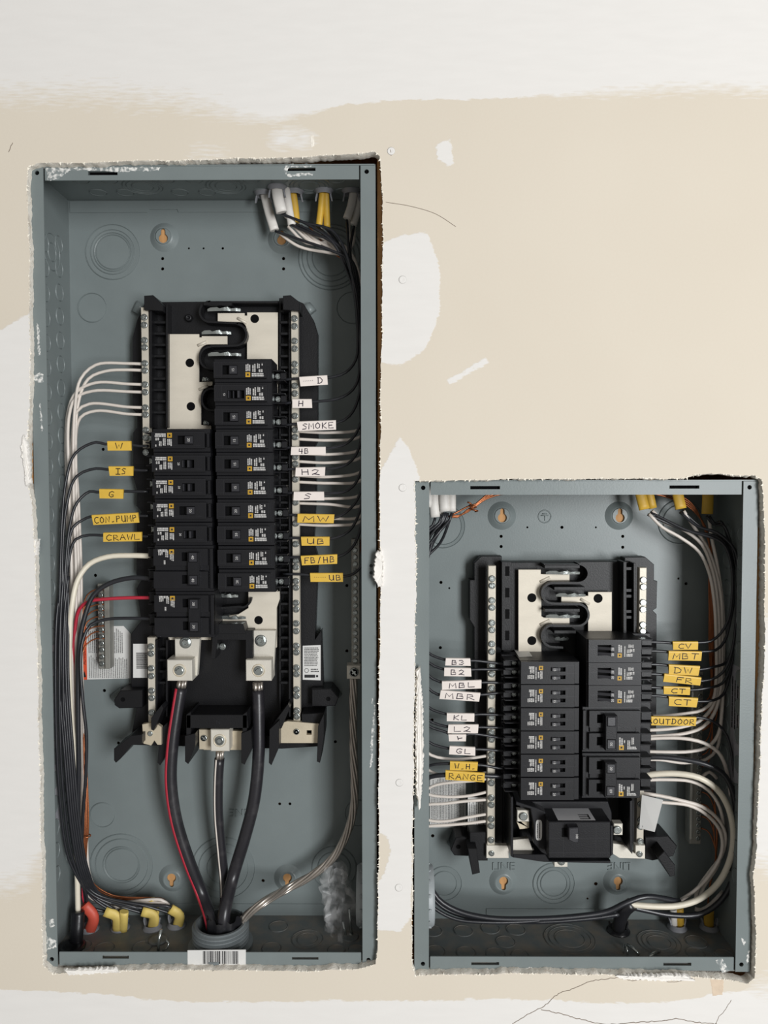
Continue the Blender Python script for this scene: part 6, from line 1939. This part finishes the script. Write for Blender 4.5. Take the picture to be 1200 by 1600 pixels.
# white neutrals, right side of the short panel: (points, radius, description)
NR = [([(1002, 1119, 58), (1030, 1119, 56), (1070, 1115, 54), (1098, 1109, 54), (1114, 1094, 56), (1119, 1060, 58), (1119, 1000, 60), (1116, 940, 60), (1108, 895, 60), (1092, 862, 60), (1060, 838, 60), (1035, 824, 60), (1014, 803, 60)], 1.9, 'highest, entering beside the OUTDOOR tag'),
      ([(1002, 1141, 58), (1030, 1140, 56), (1065, 1136, 54), (1092, 1127, 54), (1112, 1106, 56), (1122, 1070, 60), (1124, 1000, 62), (1120, 930, 62), (1112, 888, 62), (1096, 850, 62), (1065, 826, 62), (1038, 816, 62), (1019, 798, 62)], 2.0, 'first one below the OUTDOOR tag'),
      ([(1002, 1151, 58), (1030, 1150, 55), (1070, 1146, 53), (1098, 1136, 53), (1116, 1114, 56), (1126, 1075, 60), (1128, 1000, 64), (1126, 930, 64), (1116, 885, 64), (1102, 850, 64), (1082, 820, 64), (1068, 798, 62)], 2.0, 'second one below the OUTDOOR tag'),
      ([(1002, 1155, 56), (1035, 1153, 52), (1070, 1154, 48), (1100, 1161, 46), (1122, 1175, 46), (1133, 1196, 48), (1140, 1230, 52), (1146, 1300, 60), (1140, 1370, 66), (1118, 1412, 70), (1108, 1424, 72)], 2.1, 'brightest, arching down by the ground bar'),
      ([(1002, 1174, 58), (1040, 1175, 55), (1080, 1174, 54), (1106, 1167, 54), (1122, 1148, 56), (1128, 1110, 60), (1130, 1040, 66), (1130, 960, 66), (1122, 890, 66), (1112, 840, 66), (1107, 806, 66)], 2.0, 'turning up above the thick black wire'),
      ([(1002, 1187, 60), (1030, 1187, 58), (1070, 1192, 60), (1104, 1186, 62), (1120, 1170, 64), (1126, 1130, 66), (1126, 1040, 68)], 1.8, 'half hidden under the thick black wire'),
      ([(1003, 1219, 56), (1040, 1218, 54), (1080, 1221, 52), (1106, 1234, 52), (1124, 1260, 54), (1130, 1300, 58), (1122, 1350, 62), (1100, 1385, 66), (1090, 1410, 70)], 2.0, 'hugging the underside of the cream wire'),
      ([(1003, 1239, 54), (1035, 1244, 52), (1065, 1251, 50), (1096, 1260, 50), (1120, 1278, 52), (1133, 1302, 54), (1128, 1335, 58), (1106, 1366, 62), (1090, 1390, 66), (1086, 1412, 70)], 2.1, 'upper of the two crossing the ground bar'),
      ([(1003, 1250, 54), (1040, 1254, 52), (1075, 1258, 50), (1100, 1270, 50), (1124, 1296, 52), (1128, 1330, 54), (1108, 1368, 58), (1085, 1392, 62), (1064, 1406, 66)], 2.0, 'lower of the two crossing the ground bar'),
      ([(1128, 1395, 66), (1112, 1412, 66), (1096, 1422, 68), (1086, 1420, 70)], 2.4, 'short end curling at the bottom right')]
for i, (pts, r, lab) in enumerate(NR):
    wire('neutral_wire', pts, r, W_WHITE, 'white wire, short panel\'s right side, %s' % lab, 'white wires on the right of the short panel')
wire('neutral_wire', [(1120, 1216, 70), (1108, 1206, 70), (1098, 1213, 72)], 2.0, W_WHITE, 'white wire on the short panel\'s right side, short end over the ground bar', 'white wires on the right of the short panel')
wire('feeder_wire', [(1003, 1212, 52), (1030, 1209, 48), (1060, 1209, 44), (1092, 1215, 40), (1120, 1233, 38), (1138, 1262, 38), (1146, 1305, 40), (1140, 1345, 44), (1122, 1380, 48), (1094, 1404, 50), (1060, 1415, 50), (1020, 1416, 50), (985, 1413, 52), (980, 1413, 52)], 3.4, W_CREAM, 'thick cream wire looping down the short panel\'s right side', None, 12)
wire('feeder_wire', [(1003, 1183, 54), (1035, 1183, 50), (1070, 1187, 46), (1102, 1194, 42), (1128, 1207, 40), (1143, 1232, 40), (1151, 1290, 44), (1150, 1350, 48), (1132, 1400, 52), (1098, 1427, 54), (1050, 1430, 54), (1012, 1423, 54), (985, 1417, 54)], 3.0, W_BLACK, 'thick black wire looping down the short panel\'s right side', None, 12)
# black feeders sweeping along the bottom
for i, (pts, r, lab) in enumerate((
    ([(658, 1340, 60), (670, 1378, 56), (684, 1404, 52), (712, 1422, 50), (760, 1434, 48), (830, 1436, 48), (900, 1432, 48), (950, 1424, 48), (980, 1410, 48), (1010, 1401, 50), (1062, 1409, 58)], 3.2, 'upper one'),
    ([(656, 1350, 64), (668, 1390, 60), (690, 1416, 58), (720, 1430, 56), (780, 1438, 54), (850, 1440, 54), (930, 1434, 54), (970, 1428, 54)], 2.6, 'middle one'),
    ([(660, 1400, 50), (680, 1420, 46), (712, 1436, 44), (760, 1441, 44), (820, 1440, 46), (880, 1434, 48), (940, 1430, 50)], 2.0, 'lowest one'))):
    wire('feeder_wire', pts, r, W_BLACK, 'black wire sweeping along the short panel\'s bottom, %s' % lab, 'black wires along the bottom of the short panel', 10)
sheath('taped_cable', [(966, 1452, 62), (969, 1436, 58), (978, 1420, 54), (988, 1412, 52)], 7.5, 6.5, TAPE, 'black cable jacket rising from the short panel\'s bottom connector')
clamp(PZ(966, 1455, zbR), (0, 0, 1), 'black plastic cable connector in the short panel\'s bottom', None, 1.15, TAPE)
for i, (px, py) in enumerate(((1058, 1450), (1108, 1450))):
    clamp(PZ(px, py, zbR), (0, 0, 1), 'grey plastic cable connector in the short panel\'s bottom, %s' % ('left one', 'right one')[i], 'connectors in the bottom of the short panel', .95)
bot_sheath((1063, 1450), (1062, 1418), 4.4, 3.2, JK_YEL, 'yellow cable jacket at the short panel\'s bottom, left connector', None, 'cable jackets at the bottom of the short panel', zbR)
bot_sheath((1053, 1450), (1052, 1420), 4.0, 3.2, JK_WHT, 'white cable jacket at the short panel\'s bottom, left connector', None, 'cable jackets at the bottom of the short panel', zbR)
bot_sheath((1107, 1450), (1108, 1420), 6.0, 3.4, JK_YEL, 'yellow cable jacket at the short panel\'s bottom, right connector', None, 'cable jackets at the bottom of the short panel', zbR)
# copper grounds on the right ground bar
for i in range(9):
    y0 = 1142 + i * 19
    up = i < 4
    pts = [(1094, y0, 80), (1104, y0 - 4 if up else y0 + 3, 78)] + ([(1112, y0 - 30, 76), (1114 - i, 1080, 74), (1110 + i * 1.4, 1000, 74), (1108 + i * 1.6, 900, 74), (1112, 850, 74), (1106, 808, 70)] if up else [(1112, y0 + 14, 76), (1116 + (i % 3) * 2, y0 + 50, 74), (1118, 1345, 74), (1108, 1390, 74), (1106, 1420, 74)])
    wire('ground_wire', pts, .85, W_COPPER, 'bare copper wire on the double-row ground bar, %s from the top' % ORD[i], 'bare copper wires of the right ground bar', 6)
# metal bits on the bottom of the short panel
for i, (a_, b_) in enumerate((((980, 1476), (999, 1492)), ((1014, 1496), (1030, 1486)))):
    p, q = PZ(*a_, zbR + 6), PZ(*b_, zbR + 2)
    tagp(MB().tube([p, p.lerp(q, .5) + Vector((0, 0, 1.5)), q], 1.7, 8).build('loose_nail', ZINC, None, q), ('steel nail lying below the black connector, short panel', 'steel nail lying by the bottom flange, short panel')[i], 'nail', 'loose nails in the short panel')
p, q = PZ(974, 1490, zbR + 2), PZ(981, 1492, zbR + 2)
tagp(MB().tube([p, p + Vector((3, 6, 7)), q + Vector((0, 4, 6)), q], 1.0, 8).build('loose_staple', ZINC, None, p), 'bent wire staple left of the nails, short panel', 'staple')
bpy.context.view_layer.update()
